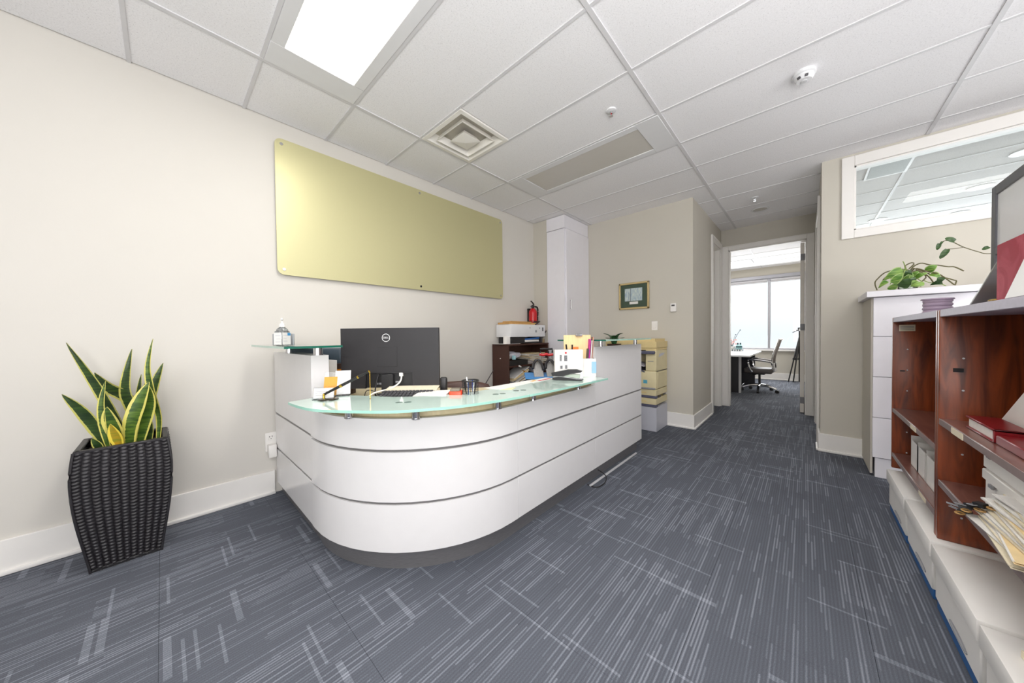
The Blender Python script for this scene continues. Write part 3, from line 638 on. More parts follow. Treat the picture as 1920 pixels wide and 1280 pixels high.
# business cards in acrylic stand
t = thing('card_holder', 'acrylic business card stand with white cards at counter tip', 'card holder', (.545, 1.79, GT), math.radians(-28))
part('acrylic_stand', G().obox((0, .018, .03), (.1, .002, .062), (-.45, 0, 0)).box(-.05, .05, -.012, .03, 0, .002).obox((0, -.014, .009), (.1, .002, .018), (-.3, 0, 0)), ACRYL, t)
part('card_stack', G().obox((0, .004, .028), (.09, .014, .052), (-.45, 0, 0), .001), PAPER, t, 'stack of white cards'); part('card_text', G().obox((-.012, -.0075, .033), (.05, .0008, .002), (-.45, 0, 0)).obox((-.005, -.006, .039), (.06, .0008, .0025), (-.45, 0, 0)).obox((-.012, -.011, .023), (.05, .0008, .002), (-.45, 0, 0)), GREY, t, 'faint printed lines')
t = thing('leaflet_holder', 'orange and white leaflets in clear holder beside business cards', 'leaflet holder', (.62, 1.84, GT), math.radians(-32))
part('acrylic_stand', G().obox((0, .03, .062), (.13, .002, .13), (-.35, 0, 0)).box(-.065, .065, -.02, .05, 0, .002).obox((0, -.016, .02), (.13, .002, .04), (-.25, 0, 0)), ACRYL, t)
part('leaflet', G().obox((-.03, .008, .052), (.062, .004, .1), (-.35, 0, 0)), mat('leaflet_orange', '#d99a3c', .6, var=.08), t, 'orange leaflet')
part('leaflet', G().obox((.028, .02, .068), (.075, .005, .13), (-.35, 0, .06)), PAPER, t, 'white leaflet'); part('leaflet_photo', G().obox((.045, .015, .05), (.03, .003, .06), (-.35, 0, .06)), mat('leaflet_photo', '#77717a', .6, var=.4, scale=60), t, 'grey photo on leaflet'); part('leaflet_text', G().obox((-.03, -.005, .035), (.035, .002, .012), (-.35, 0, 0)).obox((.02, .0205, .115), (.04, .002, .004), (-.35, 0, .06)), PAPER3, t, 'printed lines')
t = thing('brochure_box', 'white and pink printed carton standing behind the leaflet holder', 'carton', (.762, 2.165, .7525), math.radians(-47))
part('carton', G().box(-.045, .045, -.02, .02, 0, .15, .001), PAPER, t); part('pink_print', G().box(-.005, .0455, -.0208, -.0195, .02, .07).box(-.03, .03, -.0206, -.0195, .11, .115), mat('print_pink', '#e0aa98', .7, var=.1), t, 'pink print')
t = thing('snack_box', 'dark brown box with orange print behind the left glass post', 'box', (.815, 2.27, .7525), math.radians(-47))
part('carton', G().obox((0, 0, .1), (.13, .05, .2), (0, 0, 0), .002), mat('choc', '#3a2318', .6), t); part('orange_print', G().box(-.05, .05, -.0265, -.025, .145, .165), mat('print_orange', '#e08a1c', .6, var=.2, scale=80), t, 'orange print')
solo('paper_sheet', G().obox((.70, 2.20, .93), (.10, .002, .12), (.15, .1, -.8)), PAPER, 'white paper sheet standing under the blue printer behind the left post', 'paper')
t = thing('blue_printer', 'dark slate blue printer under the left glass shelf behind monitor', 'printer', (.86, 2.55, .7525))
SLATE = mat('slate_blue', '#37444f', .45, var=.06)
part('printer_body', G().obox((.80, 2.53, .99), (.34, .3, .13), (0, 0, -.80), .015, 3), SLATE, t); part('printer_base', G().obox((.80, 2.55, .84), (.30, .24, .175), (0, 0, -.80), .01, 2), BLACK2, t); part('white_bezel', G().obox((.82, 2.55, 1.0), (.37, .27, .12), (0, 0, -.80), .02, 3), LGREY, t, 'white rear rim')
solo('brown_box', G().obox((.70, 2.69, 1.0), (.16, .1, .09), (0, 0, -.8), .003), WALNUT, 'small brown box at the wall under the left glass shelf', 'box')
# desk pen on stand
px, py = .555, 1.76
t = thing('desk_pen', 'black and gold desk pen with ball chain on oval stand', 'pen', (px, py, GT))
part('pen_base', G().lathe([(.046, .0005), (.046, .005), (.04, .008), (0, .008)], (px, py, GT), 28), mat('black_marble', '#2f2b22', .15, var=.5, scale=40), t)
dirp = Vector((.676, -.737, 0)); p0 = Vector((px, py, GT+.012)) - dirp*.022
part('pen_socket', G().cyl(p0-Vector((0, 0, .004)), p0+Vector((0, 0, .012)), .006, .005, 10).ball(p0+Vector((0, 0, .013)), .006), GOLD, t, 'brass swivel')
q = lambda f: p0 + Vector((0, 0, .014)) + (dirp*.232 + Vector((0, 0, .115)))*f
part('pen_barrel', G().cyl(q(.03), q(.36), .0055, .0075, 12).cyl(q(.39), q(.74), .0075, .0068, 12).cyl(q(.75), q(.985), .0065, .005, 12), BLACK, t)
part('pen_band', G().cyl(q(.35), q(.40), .0082, n=12).cyl(q(.73), q(.76), .0075, n=12).cyl(q(.98), q(1.0), .006, n=12).cyl(q(0), q(.05), .005, n=10), GOLD, t, 'brass bands')
e_ = q(1.0); part('ball_chain', G().tube([e_, (e_.x, e_.y, GT+.004)], .0018, 6).ball((e_.x, e_.y, GT+.003), .003), GOLD, t, 'thin brass ball chain')

# ================================================================== on the work surface
WT = .7525
mx_, my_ = .935, 1.868; mrz = math.atan2(-.737, .676)
t = thing('computer_monitor', 'black computer monitor seen from behind on reception desk', 'monitor', (mx_, my_, WT), mrz)
Z = lambda z: z - WT
part('screen_housing', G().prism([(-.2985, Z(.812)), (-.152, Z(.812)), (-.152, Z(.905)), (.132, Z(.905)), (.132, Z(.812)), (.2985, Z(.812)), (.2985, Z(1.18)), (-.2985, Z(1.18))], -.026, 0, axes((1, 0, 0), (0, 0, 1), (0, -1, 0), (0, 0, 0))), BLACK2, t, smooth=False)
part('screen', G().box(-.292, .292, .02, .044, Z(.82), Z(1.174), .006), BLACK, t)
part('port_recess', G().box(-.152, .132, .012, .02, Z(.815), Z(.905)), BLACK, t, 'sunken port bay'); part('bay_edge', G().box(-.156, -.149, -.003, .02, Z(.812), Z(.908), .001).box(.129, .135, -.003, .02, Z(.812), Z(.908), .001).box(-.156, .135, -.003, .02, Z(.903), Z(.909), .001), BLACK, t)
part('mount_plate', G().box(-.08, .045, -.0015, .004, Z(.945), Z(1.065), .001), BLACK2, t)
part('stand_neck', G().box(-.048, .022, -.02, .012, .012, Z(.90), .003), BLACK, t); part('stand_base', G().box(-.12, .1, -.09, .12, 0, .012, .004), BLACK, t); part('port', G().box(-.07, -.056, .004, .014, Z(.835), Z(.845)).box(-.09, -.076, .004, .014, Z(.835), Z(.845)).box(.03, .06, .004, .014, Z(.845), Z(.855)), GREY, t, 'grey sockets')
g = G(); n = 40; c_ = Vector((-.022, -.0008, Z(1.121)))
for k in range(n):
    a0, a1 = 2*PI*k/n, 2*PI*(k+1)/n
    P = lambda a, r_: c_ + Vector((r_*math.cos(a), 0, r_*math.sin(a)))
    g.quadpoly([P(a0, .0245), P(a1, .0245), P(a1, .0215), P(a0, .0215)])
LOGO = mat('logo_grey', '#e6e6e8', .4, var=.01)
part('logo_ring', g, LOGO, t, 'pale round logo ring', smooth=False)
text('logo_letters', 'DELL', .0155, axes((1, 0, 0), (0, 0, 1), (0, -1, 0), c_), LOGO, t, .0006)
part('white_cable', G().box(.055, .078, -.004, .012, Z(.885), Z(.908), .002).tube([(.068, .0, Z(.888)), (.07, -.012, Z(.868)), (.06, -.03, Z(.845)), (.02, -.06, Z(.82)), (-.06, -.09, Z(.80)), (-.1, -.1, .02), (-.13, -.06, .005)], .0045, 8, 5), TRIM, t, 'white video cable'); part('black_cable', G().box(-.085, -.066, .0, .012, Z(.88), Z(.9)).tube([(-.075, .0, Z(.885)), (-.078, -.02, Z(.84)), (-.082, -.03, Z(.79)), (-.085, .0, .005)], .004, 8, 5).tube([(-.15, -.03, .004), (-.13, -.04, .05), (-.09, -.05, .055), (-.05, -.05, .03), (-.04, -.03, .004)], .0025, 6, 5), BLACK, t)
def fr(x, y, rz, z=WT): return (x, y, z), rz
def keyboard(label, x, y, rz, w_, d_, z, tilt):
    t = thing('keyboard', label, 'keyboard', (x, y, z), rz)
    part('keyboard_case', G().obox((0, 0, .012), (w_, d_, .018), (tilt, 0, 0), .003), BLACK, t)
    g = G()
    for a in range(14):
        for b_ in range(4): g.obox((-w_/2+.02+a*(w_-.04)/13, -d_/2+.025+b_*(d_-.05)/3, .024+(b_-1.5)*d_/4*math.sin(tilt)), ((w_-.04)/13*.8, d_/4*.62, .006), (tilt, 0, 0))
    part('keys', g, DARK, t, kind='stuff')
    return t
keyboard('black keyboard propped behind glass counter right of monitor stand', .90, 1.62, -.80, .3, .13, .785, .2)
solo('brown_folder', G().obox((.94, 1.65, WT+.016), (.32, .16, .032), (0, 0, -.80), .002), mat('binder_dark', '#5b4a42', .6), 'brown folder lying under the black keyboard', 'folder')
solo('desk_papers', G().obox((.98, 1.70, WT+.065), (.3, .15, .004), (.12, 0, -.80)), PAPER2, 'cream sheets lying behind the black keyboard', 'paper')
t = thing('desk_device', 'low black device with white paper on top, beside red tape dispenser', 'device', (.985, 1.495, WT), -.82)
part('device_body', G().obox((0, 0, .045), (.17, .16, .026), (0, -.03, 0), .004), BLACK, t); part('paper', G().obox((0, .012, .062), (.175, .15, .006), (0, -.03, 0)), PAPER, t, 'white paper on top'); part('device_foot', G().box(-.07, .07, -.06, .06, 0, .035), BLACK, t)
part('button_row', G().obox((-.05, -.0805, .045), (.012, .003, .006)).obox((0, -.0805, .046), (.012, .003, .006)).obox((.04, -.0805, .047), (.012, .003, .006)), LGREY, t)
t = thing('cordless_phone', 'black cordless phone handset standing in cradle beside monitor', 'phone', (1.152, 1.623, WT), -.82)
part('handset', G().box(-.022, .022, -.016, .014, .02, .126, .012, 3), BLACK, t); part('cradle', G().box(-.035, .035, -.04, .04, 0, .03, .008, 2), BLACK, t); part('screen', G().box(-.014, .014, .0135, .015, .07, .1), DARK, t)
t = thing('tape_dispenser', 'small red orange tape dispenser with grey top behind the counter', 'tape dispenser', (1.06, 1.382, WT), -.82)
ORED = mat('orange_red', '#e8431f', .35, var=.04)
part('dispenser_body', G().box(-.034, .034, -.03, .03, 0, .082, .008, 3), ORED, t); part('grey_top', G().box(-.03, .024, -.028, .028, .078, .094, .008, 3), mat('greige_top', '#7d7466', .5), t, 'grey brown top')
t = thing('pen_cup', 'black wire mesh pen cup full of pens behind the counter', 'pen cup', (1.112, 1.326, WT))
cpx, cpy = 1.112, 1.326
MESHM = mat('wire_mesh', '#17171a', .4, metal=.5)
g = G()
for k in range(22):
    a = 2*PI*k/22; g.tube([(cpx+.041*math.cos(a), cpy+.041*math.sin(a), WT+.004), (cpx+.043*math.cos(a), cpy+.043*math.sin(a), WT+.134)], .0011, 4)
for z in (.02, .04, .06, .08, .1, .12): g.tube([(cpx+.0425*math.cos(2*PI*k/20), cpy+.0425*math.sin(2*PI*k/20), WT+z) for k in range(21)], .001, 4)
part('mesh_wall', g, MESHM, t, kind='stuff')
part('cup_rim', G().tube([(cpx+.0435*math.cos(2*PI*k/24), cpy+.0435*math.sin(2*PI*k/24), WT+.134) for k in range(25)], .004, 6), BLACK, t); part('cup_base', G().cyl((cpx, cpy, WT), (cpx, cpy, WT+.006), .042, n=20), BLACK, t)
for k, c in enumerate(('#2a3f8f', '#e9e9ea', '#1b1b1d', '#37507f', '#c8c9cc', '#202024')):
    a = k*1.05; m_ = mat('pen_%d' % k, c, .35)
    solo('pen', G().cyl((cpx+.016*math.cos(a), cpy+.016*math.sin(a), WT+.008), (cpx+.031*math.cos(a+.5), cpy+.031*math.sin(a+.5), WT+(.132, .15, .128, .13, .126, .13)[k]), .0038, n=8), m_, ('blue pen in the mesh pen cup', 'tall white pen sticking out above the mesh pen cup rim', 'black pen in the mesh pen cup, beside the tall white pen', 'steel blue pen in the mesh pen cup', 'light grey pen in the mesh pen cup', 'black pen in the mesh pen cup, on its right side')[k], 'pen', 'pens in the mesh cup')
# desk chair behind
t = thing('desk_chair', 'dark brown chair with low rounded back behind the reception desk', 'chair', (1.62, 2.02, 0), -.75)
CHB = mat('chair_brown', '#4a3029', .5, var=.06)
part('backrest', G().lathe([(.21, 0), (.23, .05), (.235, .16), (.2, .215), (.12, .238), (0, .244)], (0, 0, 0), 28, Matrix.Translation((0, -.18, .55)) @ Matrix.Diagonal((1, .22, 1, 1))), CHB, t)
part('seat', G().box(-.23, .23, -.2, .24, .40, .48, .03, 3), CHB, t); part('gas_column', G().cyl((0, 0, .08), (0, 0, .41), .025), BLACK, t); part('back_bar', G().obox((0, -.2, .5), (.07, .015, .26)), BLACK, t)
for k in range(5):
    a = 2*PI*k/5; part('base_leg', G().obox((.13*math.cos(a), .13*math.sin(a), .08), (.26, .04, .03), (0, 0, a), .006), BLACK, t); part('caster', G().cyl((.25*math.cos(a)-.012, .25*math.sin(a), .026), (.25*math.cos(a)+.012, .25*math.sin(a), .026), .026, n=12), BLACK, t)
# papers on the counter
solo('paper_sheet', G().prism([(1.279, 1.405), (1.30, 1.285), (1.70, 1.33), (1.742, 1.405)], GT+.0006, GT+.0022), PAPER, 'white sheet lying on the middle of the glass counter', 'paper')
solo('yellow_note', G().prism([(1.30, 1.283), (1.345, 1.24), (1.42, 1.27), (1.36, 1.297)], GT+.0006, GT+.0014), mat('note_yellow', '#efe6b4', .8), 'pale yellow sticky note beside the white sheet on the counter', 'note')
t = thing('magazine', 'white leaflet with red printed edges lying by the stapler', 'leaflet', (1.75, 1.32, GT))
part('pages', G().prism([(1.62, 1.38), (1.63, 1.31), (1.90, 1.33), (1.88, 1.40)], GT+.0006, GT+.003), PAPER, t); part('red_print', G().prism([(1.70, 1.335), (1.705, 1.318), (1.86, 1.33), (1.855, 1.348)], GT+.003, GT+.0038), mat('print_red', '#c2262c', .5, var=.2, scale=60), t, 'red printed strip'); part('yellow_print', G().prism([(1.66, 1.36), (1.665, 1.34), (1.72, 1.35), (1.715, 1.372)], GT+.003, GT+.0036), mat('print_yellow', '#e2b04a', .5, var=.2), t, 'yellow print')
t = thing('stapler', 'black and grey heavy duty stapler on the right of the counter', 'stapler', (1.87, 1.2, GT), math.atan2(-.17, .07))
def side_profile(pts, w_):
    return G().prism(pts, -w_/2, w_/2, axes((1, 0, 0), (0, 0, 1), (0, -1, 0), (0, 0, 0)))
part('stapler_base', side_profile([(-.105, .006), (-.09, .001), (.09, .001), (.105, .006), (.1, .012), (.06, .012), (.0, .02), (-.06, .024), (-.1, .018)], .036), BLACK, t, smooth=False)
part('base_trim', side_profile([(-.1, .019), (-.06, .0245), (0, .0205), (.06, .0125), (.1, .0125), (.1, .0155), (.05, .016), (0, .024), (-.06, .0285), (-.1, .023)], .03), LGREY, t, 'silver trim', smooth=False)
part('magazine_arm', side_profile([(-.02, .026), (.08, .02), (.085, .042), (.04, .046), (-.01, .034)], .028), mat('sage_grey', '#a9b3a6', .35), t, 'pale grey staple arm', smooth=False)
part('stapler_handle', side_profile([(-.11, .05), (-.105, .03), (-.03, .028), (.02, .046), (.09, .058), (.1, .066), (.06, .076), (.0, .074), (-.06, .06)], .04), BLACK2, t, smooth=False)

# white carton, organizer and clipboard at the right end of the glass counter
RZ = math.atan2(-.152, .139)
t = thing('product_box', 'white carton with printed appliance drawing on the right of the desk', 'carton', (1.9525, 1.2415, GT+.0005), RZ)
part('carton', G().box(-.1, .1, .0, .05, 0, .205, .001), TRIM, t); part('printed_panel', G().box(-.097, .0, -.0012, .0003, .055, .195), PAPER, t)
INK = mat('ink_grey', '#77777b', .7, var=.5, scale=160)
part('appliance_drawing', G().box(-.065, -.052, -.002, -.001, .125, .17), INK, t, 'grey line drawing'); part('appliance_drawing', G().box(-.034, -.012, -.002, -.001, .125, .165), INK, t, 'grey line drawing'); part('appliance_drawing', G().box(-.062, -.046, -.002, -.001, .07, .092), INK, t, 'grey line drawing'); part('appliance_drawing', G().box(-.028, -.012, -.002, -.001, .07, .096), INK, t, 'grey line drawing')
part('red_badge', G().cyl((-.022, -.002, .183), (-.022, -.001, .183), .0075, n=16), RED, t, 'round red badge')
oc = Vector((2.08, 1.217, GT+.0005))
t = thing('desk_organizer', 'white open topped organizer bin at the right end of desk', 'organizer', oc, RZ)
part('bin_wall', G().box(-.13, .108, 0, .004, 0, .135), TRIM, t); part('bin_wall', G().box(-.13, .108, .086, .09, 0, .135), TRIM, t); part('bin_wall', G().box(-.13, -.126, .004, .086, 0, .135), TRIM, t); part('bin_wall', G().box(.104, .108, .004, .086, 0, .135), TRIM, t)
part('bin_floor', G().box(-.126, .104, .004, .086, 0, .004), TRIM, t)
part('blue_clip', G().obox((.093, -.004, .07), (.034, .006, .085), (0, 0, 0), .002), mat('clip_blue', '#9ec7e8', .3), t, 'pale blue clip')
xl = Vector((math.cos(RZ), math.sin(RZ), 0)); yl = Vector((-math.sin(RZ), math.cos(RZ), 0))
cb = oc + xl*-.005 + yl*.055
t = thing('clipboard', 'pale wooden clipboard standing in the white organizer', 'clipboard', (cb.x, cb.y, GT+.006), RZ)
PLY = mat('pale_ply', '#e9cd98', .55, var=.08, scale=10, stretch=(10, 1, 1))
part('board', G().obox((-.01, .008, .153), (.205, .006, .302), (-.04, 0, 0), .002), PLY, t); part('clip', G().obox((.0, .0, .304), (.05, .014, .02), (-.04, 0, 0), .003), CHROME, t)
for k, (dx, dy, dz, c, lb) in enumerate(((.062, .03, .272, '#c9309a', 'magenta folder upright in the white organizer'), (.076, .038, .262, '#f0ece4', 'white folder upright beside the magenta one'), (.09, .05, .287, '#b58a78', 'brown folder upright behind the white one'), (.05, .03, .2, '#574c52', 'dark grey folder at the front of the organizer'))):
    p_ = oc + xl*dx + yl*(dy+.012)
    solo('folder', G().obox((p_.x, p_.y, GT+.007+dz/2), (.006, .065, dz), (0, .07, RZ)), mat('folder_%d' % k, c, .6), lb, 'folder', 'folders in the desk organizer')
mk = oc + xl*-.06 + yl*.03
t = thing('orange_marker', 'orange tag and black markers standing in front of the clipboard', 'marker', (mk.x, mk.y, GT+.006), RZ)
part('marker', G().cyl((-.02, 0, 0), (-.045, .0, .235), .006, n=8), BLACK, t); part('marker', G().cyl((.0, 0, 0), (.0, .0, .232), .006, n=8), BLACK, t); part('orange_tag', G().box(.004, .046, -.006, .006, .16, .215, .002).cyl((.025, 0, 0), (.025, 0, .17), .004, n=8), mat('tag_orange', '#ee7a2c', .5), t, 'orange tag')
# folder, slippers, luggage cart
solo('blue_folder', G().obox((1.98, 1.52, WT+.06), (.24, .19, .012), (.1, .0, -.82), .002), mat('folder_blue', '#3a7fbd', .45), 'blue plastic folder under the grey felt slippers', 'folder')
FELT = mat('grey_felt', '#8d8b89', .95, var=.15, scale=120)
for k, (x, y, lb) in enumerate(((1.985, 1.545, 'grey felt slipper with black edging, left one of the pair'), (2.055, 1.475, 'grey felt slipper with black edging, right one of the pair'))):
    t = thing('felt_slipper', lb, 'slipper', (x, y, WT+.072), .75, group='grey felt slippers')
    part('sole', G().obox((0, 0, .03), (.2, .075, .014), (0, -.5, 0), .006, 2), FELT, t); part('strap', G().tube([(-.02, -.04, .03), (.02, -.03, .075), (.06, 0, .105), (.04, .03, .08), (-.0, .04, .04)], .011, 6, 4), BLACK2, t, 'black edging')
t = thing('luggage_cart', 'folding luggage cart with red cross bar behind the desk', 'cart', (2.386, 1.76, 0), math.atan2(-.098, .09))
part('upright', G().cyl((-.053, 0, .06), (-.053, 0, .965), .007, n=10), CHROME, t); part('upright', G().cyl((.053, 0, .06), (.053, 0, .965), .007, n=10), CHROME, t)
part('red_brace', G().tube([(-.062, 0, .951), (-.03, 0, .944), (0, 0, .952), (.03, 0, .944), (.062, 0, .951)], .013, 8), RED, t, 'red plastic brace'); part('black_handle', G().tube([(-.055, 0, .965), (-.055, 0, 1.0), (.055, 0, 1.0), (.055, 0, .965)], .009, 8).cyl((.02, 0, .94), (.02, 0, .98), .006, n=8), BLACK, t); part('foot_plate', G().box(-.1, .1, -.16, 0, .02, .03, .003), BLACK, t)
for s_ in (-1, 1): part('wheel', G().cyl((s_*.085-.01, .02, .045), (s_*.085+.01, .02, .045), .045, n=16), BLACK, t)

# ================================================================== dark shelf unit behind the desk and its contents
sx0, sx1, sy0, sy1, sz = 2.739, 3.535, 2.57, 2.84, 1.027
t = thing('shelf_unit', 'dark walnut open shelf unit against the left wall behind desk', 'shelf', ((sx0+sx1)/2, (sy0+sy1)/2, 0))
for x in (sx0, sx1-.02): part('side_panel', G().box(x, x+.02, sy0, sy1, 0, sz-.02, .001), WALNUT, t)
part('top_panel', G().box(sx0, sx1, sy0-.004, sy1, sz-.02, sz, .001), WALNUT, t); part('back_panel', G().box(sx0+.02, sx1-.02, sy1-.006, sy1, .05, sz-.02), WALNUT, t)
for z in (.05, .41, .765): part('shelf', G().box(sx0+.02, sx1-.02, sy0+.002, sy1-.006, z-.02, z, .001), WALNUT, t)
part('label_strip', G().box(sx1-.022, sx1-.0205, sy0+.02, sy0+.09, .93, .955), LGREY, t, 'small label')
def sheaf(name, label, cat, x, y, z, n, w_, d_, mats, jit=.02, tilt=0, group=None, h=.0045, rz0=0, curl=0):
    t = thing(name, label, cat, (x, y, z), 0, group)
    zz = z
    for k in range(n):
        hh = h*random.uniform(.6, 1.4); zz += hh
        part('sheet', G().obox((x+random.uniform(-jit, jit), y+random.uniform(-jit, jit)*.5, zz-hh/2), (w_*random.uniform(.85, 1), d_*random.uniform(.85, 1), hh*.8), (random.uniform(-.03, .03)+tilt*.3, tilt, rz0+random.uniform(-.15, .15))), mats[k % len(mats)], t)
    return t
def crumple(name, label, x, y, z, r, m, seed):
    rnd = random.Random(seed); g = G(); bmesh.ops.create_icosphere(g.b, subdivisions=2, radius=r)
    for v in g.b.verts: v.co *= rnd.uniform(.62, 1.1); v.co.z *= .62; v.co.x *= 1.5
    bmesh.ops.translate(g.b, vec=(x, y, z+r*.62), verts=g.b.verts)
    return solo(name, g, m, label, 'paper', smooth=False)
t = thing('letter_tray', 'black letter tray on the upper shelf of dark shelf unit', 'tray', (2.93, 2.66, .765))
part('tray_front', G().box(2.765, 3.10, 2.575, 2.58, .7655, .83, .001), BLACK, t); part('tray_floor', G().box(2.765, 3.10, 2.58, 2.8, .7655, .77), BLACK, t); part('tray_side', G().box(2.765, 2.77, 2.58, 2.8, .77, .83), BLACK, t); part('tray_side', G().box(3.095, 3.10, 2.58, 2.8, .77, .83), BLACK, t)
crumple('crumpled_paper', 'crumpled lilac white paper in the black letter tray, large', 2.96, 2.69, .835, .082, PAPER3, 3)
crumple('crumpled_paper', 'crumpled pale paper at the back of the letter tray', 2.82, 2.70, .83, .065, PAPER, 5)
solo('white_card', G().obox((2.80, 2.62, .845), (.07, .002, .09), (.3, 0, .5)), PAPER, 'white card leaning in the left corner of letter tray', 'card')
solo('blue_carton', G().box(2.865, 2.905, 2.60, 2.63, .835, .885, .003), mat('pale_cyan', '#a9d5dd', .5), 'tiny pale cyan carton on the letter tray papers', 'carton')
sheaf('paper_stack', 'stack of cream and grey files on upper shelf beside letter tray', 'paper stack', 3.31, 2.68, .766, 24, .36, .24, [PAPER2, PAPER, PAPER3, MANILA], .03, h=.006)
t = thing('paper_stack', 'leaning pile of magazines and files on the lower left shelf', 'paper stack', (2.98, 2.70, .4105))
for k in range(24):
    part('sheet', G().obox((2.955+.006*k*.4+random.uniform(-.012, .012), 2.70+random.uniform(-.015, .015), .445+.0098*k), (.30, .22*random.uniform(.85, 1), .0085), (random.uniform(-.03, .03), -.10-.014*k, random.uniform(-.08, .08))), [PAPER3, DARK, PAPER2, PAPER, MANILA, GREY, PAPER2, PAPER][k % 8], t)
solo('yellow_folder', G().obox((3.20, 2.62, .63), (.34, .03, .018), (0, .32, .1), .002), mat('ochre', '#a8781c', .5), 'ochre yellow edged folder leaning on the lower shelf', 'folder')
sheaf('paper_stack', 'upright grey cartons on the lower right shelf', 'carton', 3.4, 2.70, .412, 4, .16, .2, [LGREY, PAPER3], .005, h=.075)
solo('crumpled_tag', G().obox((2.93, 2.558, .752), (.05, .012, .018), (0, .4, 0), .003), PAPER, 'small white tag taped on the upper shelf edge', 'tag')
# on top of the shelf unit
solo('white_router', G().box(2.745, 2.81, 2.60, 2.66, sz, sz+.092, .006, 2), TRIM, 'small white box device on the left end of shelf unit top', 'device')
solo('flat_sheet', G().box(2.70, 2.99, 2.60, 2.80, sz+.0003, sz+.003), PAPER, 'thin white sheet lying under the white router on shelf top', 'paper')
t = thing('document_tray', 'black document tray with white and blue papers under the white printer', 'tray', (3.1, 2.7, sz))
part('tray_body', G().box(2.83, 3.08, 2.60, 2.82, sz+.003, sz+.082, .004).box(3.08, 3.44, 2.60, 2.82, sz+.003, sz+.018, .002).box(3.40, 3.44, 2.60, 2.82, sz+.018, sz+.082), BLACK2, t)
part('paper_pile', G().obox((3.22, 2.70, sz+.032), (.30, .2, .025), (0, 0, .05), .002), PAPER, t, 'white papers'); part('blue_wallet', G().obox((3.24, 2.71, sz+.058), (.3, .19, .02), (0, -.05, -.06), .002), mat('blue_wallet', '#2f6cb3', .5), t, 'blue wallet folder')
t = thing('white_printer', 'white boxy printer on top of dark shelf unit', 'printer', (3.12, 2.70, sz+.0825))
part('printer_body', G().box(2.80, 3.475, 2.58, 2.83, sz+.0825, sz+.238, .005, 2), mat('printer_white', '#e2e2e4', .4, var=.02), t)
part('printer_button', G().box(3.15, 3.158, 2.576, 2.581, sz+.19, sz+.205), GREY, t); part('printer_badge', G().box(3.265, 3.29, 2.576, 2.581, sz+.14, sz+.168), GREY, t); part('printer_slot', G().box(3.415, 3.432, 2.576, 2.581, sz+.155, sz+.205), BLACK, t, 'dark slot'); part('printer_light', G().box(3.35, 3.36, 2.576, 2.581, sz+.188, sz+.203), GREY, t)
solo('brown_envelope', G().prism([(2.79, 2.60), (3.30, 2.59), (3.34, 2.75), (2.80, 2.80)], sz+.2385, sz+.262).obox((3.03, 2.68, sz+.27), (.4, .15, .014), (0, 0, .05), .003), KRAFT, 'brown kraft envelope pile on top of the white printer', 'envelope')
solo('black_pouch', G().obox((3.33, 2.63, sz+.262), (.14, .08, .016), (0, -.35, .2), .004), BLACK2, 'black flat pouch at the right end of the kraft envelopes', 'pouch')
solo('desk_plug_cable', G().tube([(1.72, 1.959, 0.631), (2.436, 2.514, 0.75)], .005, 6), BLACK, 'black cable rising along the wall to the dark shelf unit', 'cable')
solo('stray_cable', G().tube([(3.48, 2.66, 1.16), (3.52, 2.64, 1.15), (3.55, 2.63, 1.17), (3.57, 2.63, 1.19)], .007, 6, 4), BLACK, 'short black cable end sticking out right of white printer', 'cable')
t = thing('tape_roll', 'small brown tape roll at the right end of shelf unit top', 'tape', (3.50, 2.64, sz))
part('roll', G().lathe([(.022, 0), (.03, 0), (.03, .05), (.022, .05), (.022, 0)], (3.495, 2.64, sz+.0005), 20), mat('tape_brown', '#8c7654', .4), t); part('core', G().cyl((3.495, 2.64, sz+.002), (3.495, 2.64, sz+.04), .021, n=16), LGREY, t)
# fire extinguisher
ex, ey = 3.458, 2.772
t = thing('fire_extinguisher', 'red fire extinguisher on the left wall above shelf unit', 'fire extinguisher', (ex, ey, 1.20))
part('cylinder', G().lathe([(.0, 1.20), (.052, 1.20), (.056, 1.21), (.056, 1.43), (.05, 1.465), (.03, 1.492), (.018, 1.50)], (ex, ey, 0), 24), RED, t)
part('black_band', G().lathe([(.0565, 1.318), (.0575, 1.318), (.0575, 1.326), (.0565, 1.326)], (ex, ey, 0), 24), BLACK, t, 'black strap'); part('wall_bracket', G().box(ex-.02, ex+.02, ey+.05, WY-.001, 1.25, 1.5), BLACK, t)
part('valve', G().cyl((ex, ey, 1.495), (ex, ey, 1.545), .018, n=12).cyl((ex-.03, ey-.01, 1.52), (ex-.05, ey-.02, 1.52), .016, n=12), BLACK, t); part('handle', G().tube([(ex+.01, ey-.01, 1.545), (ex-.03, ey-.02, 1.575), (ex-.075, ey-.03, 1.59)], .009, 8).tube([(ex+.0, ey-.01, 1.535), (ex-.05, ey-.03, 1.53)], .008, 8), BLACK, t)
part('hose', G().tube([(ex+.015, ey-.02, 1.525), (ex+.055, ey-.03, 1.515), (ex+.072, ey-.03, 1.47), (ex+.065, ey-.03, 1.4), (ex+.062, ey-.03, 1.33)], .011, 8, 4), BLACK, t, 'black hose')

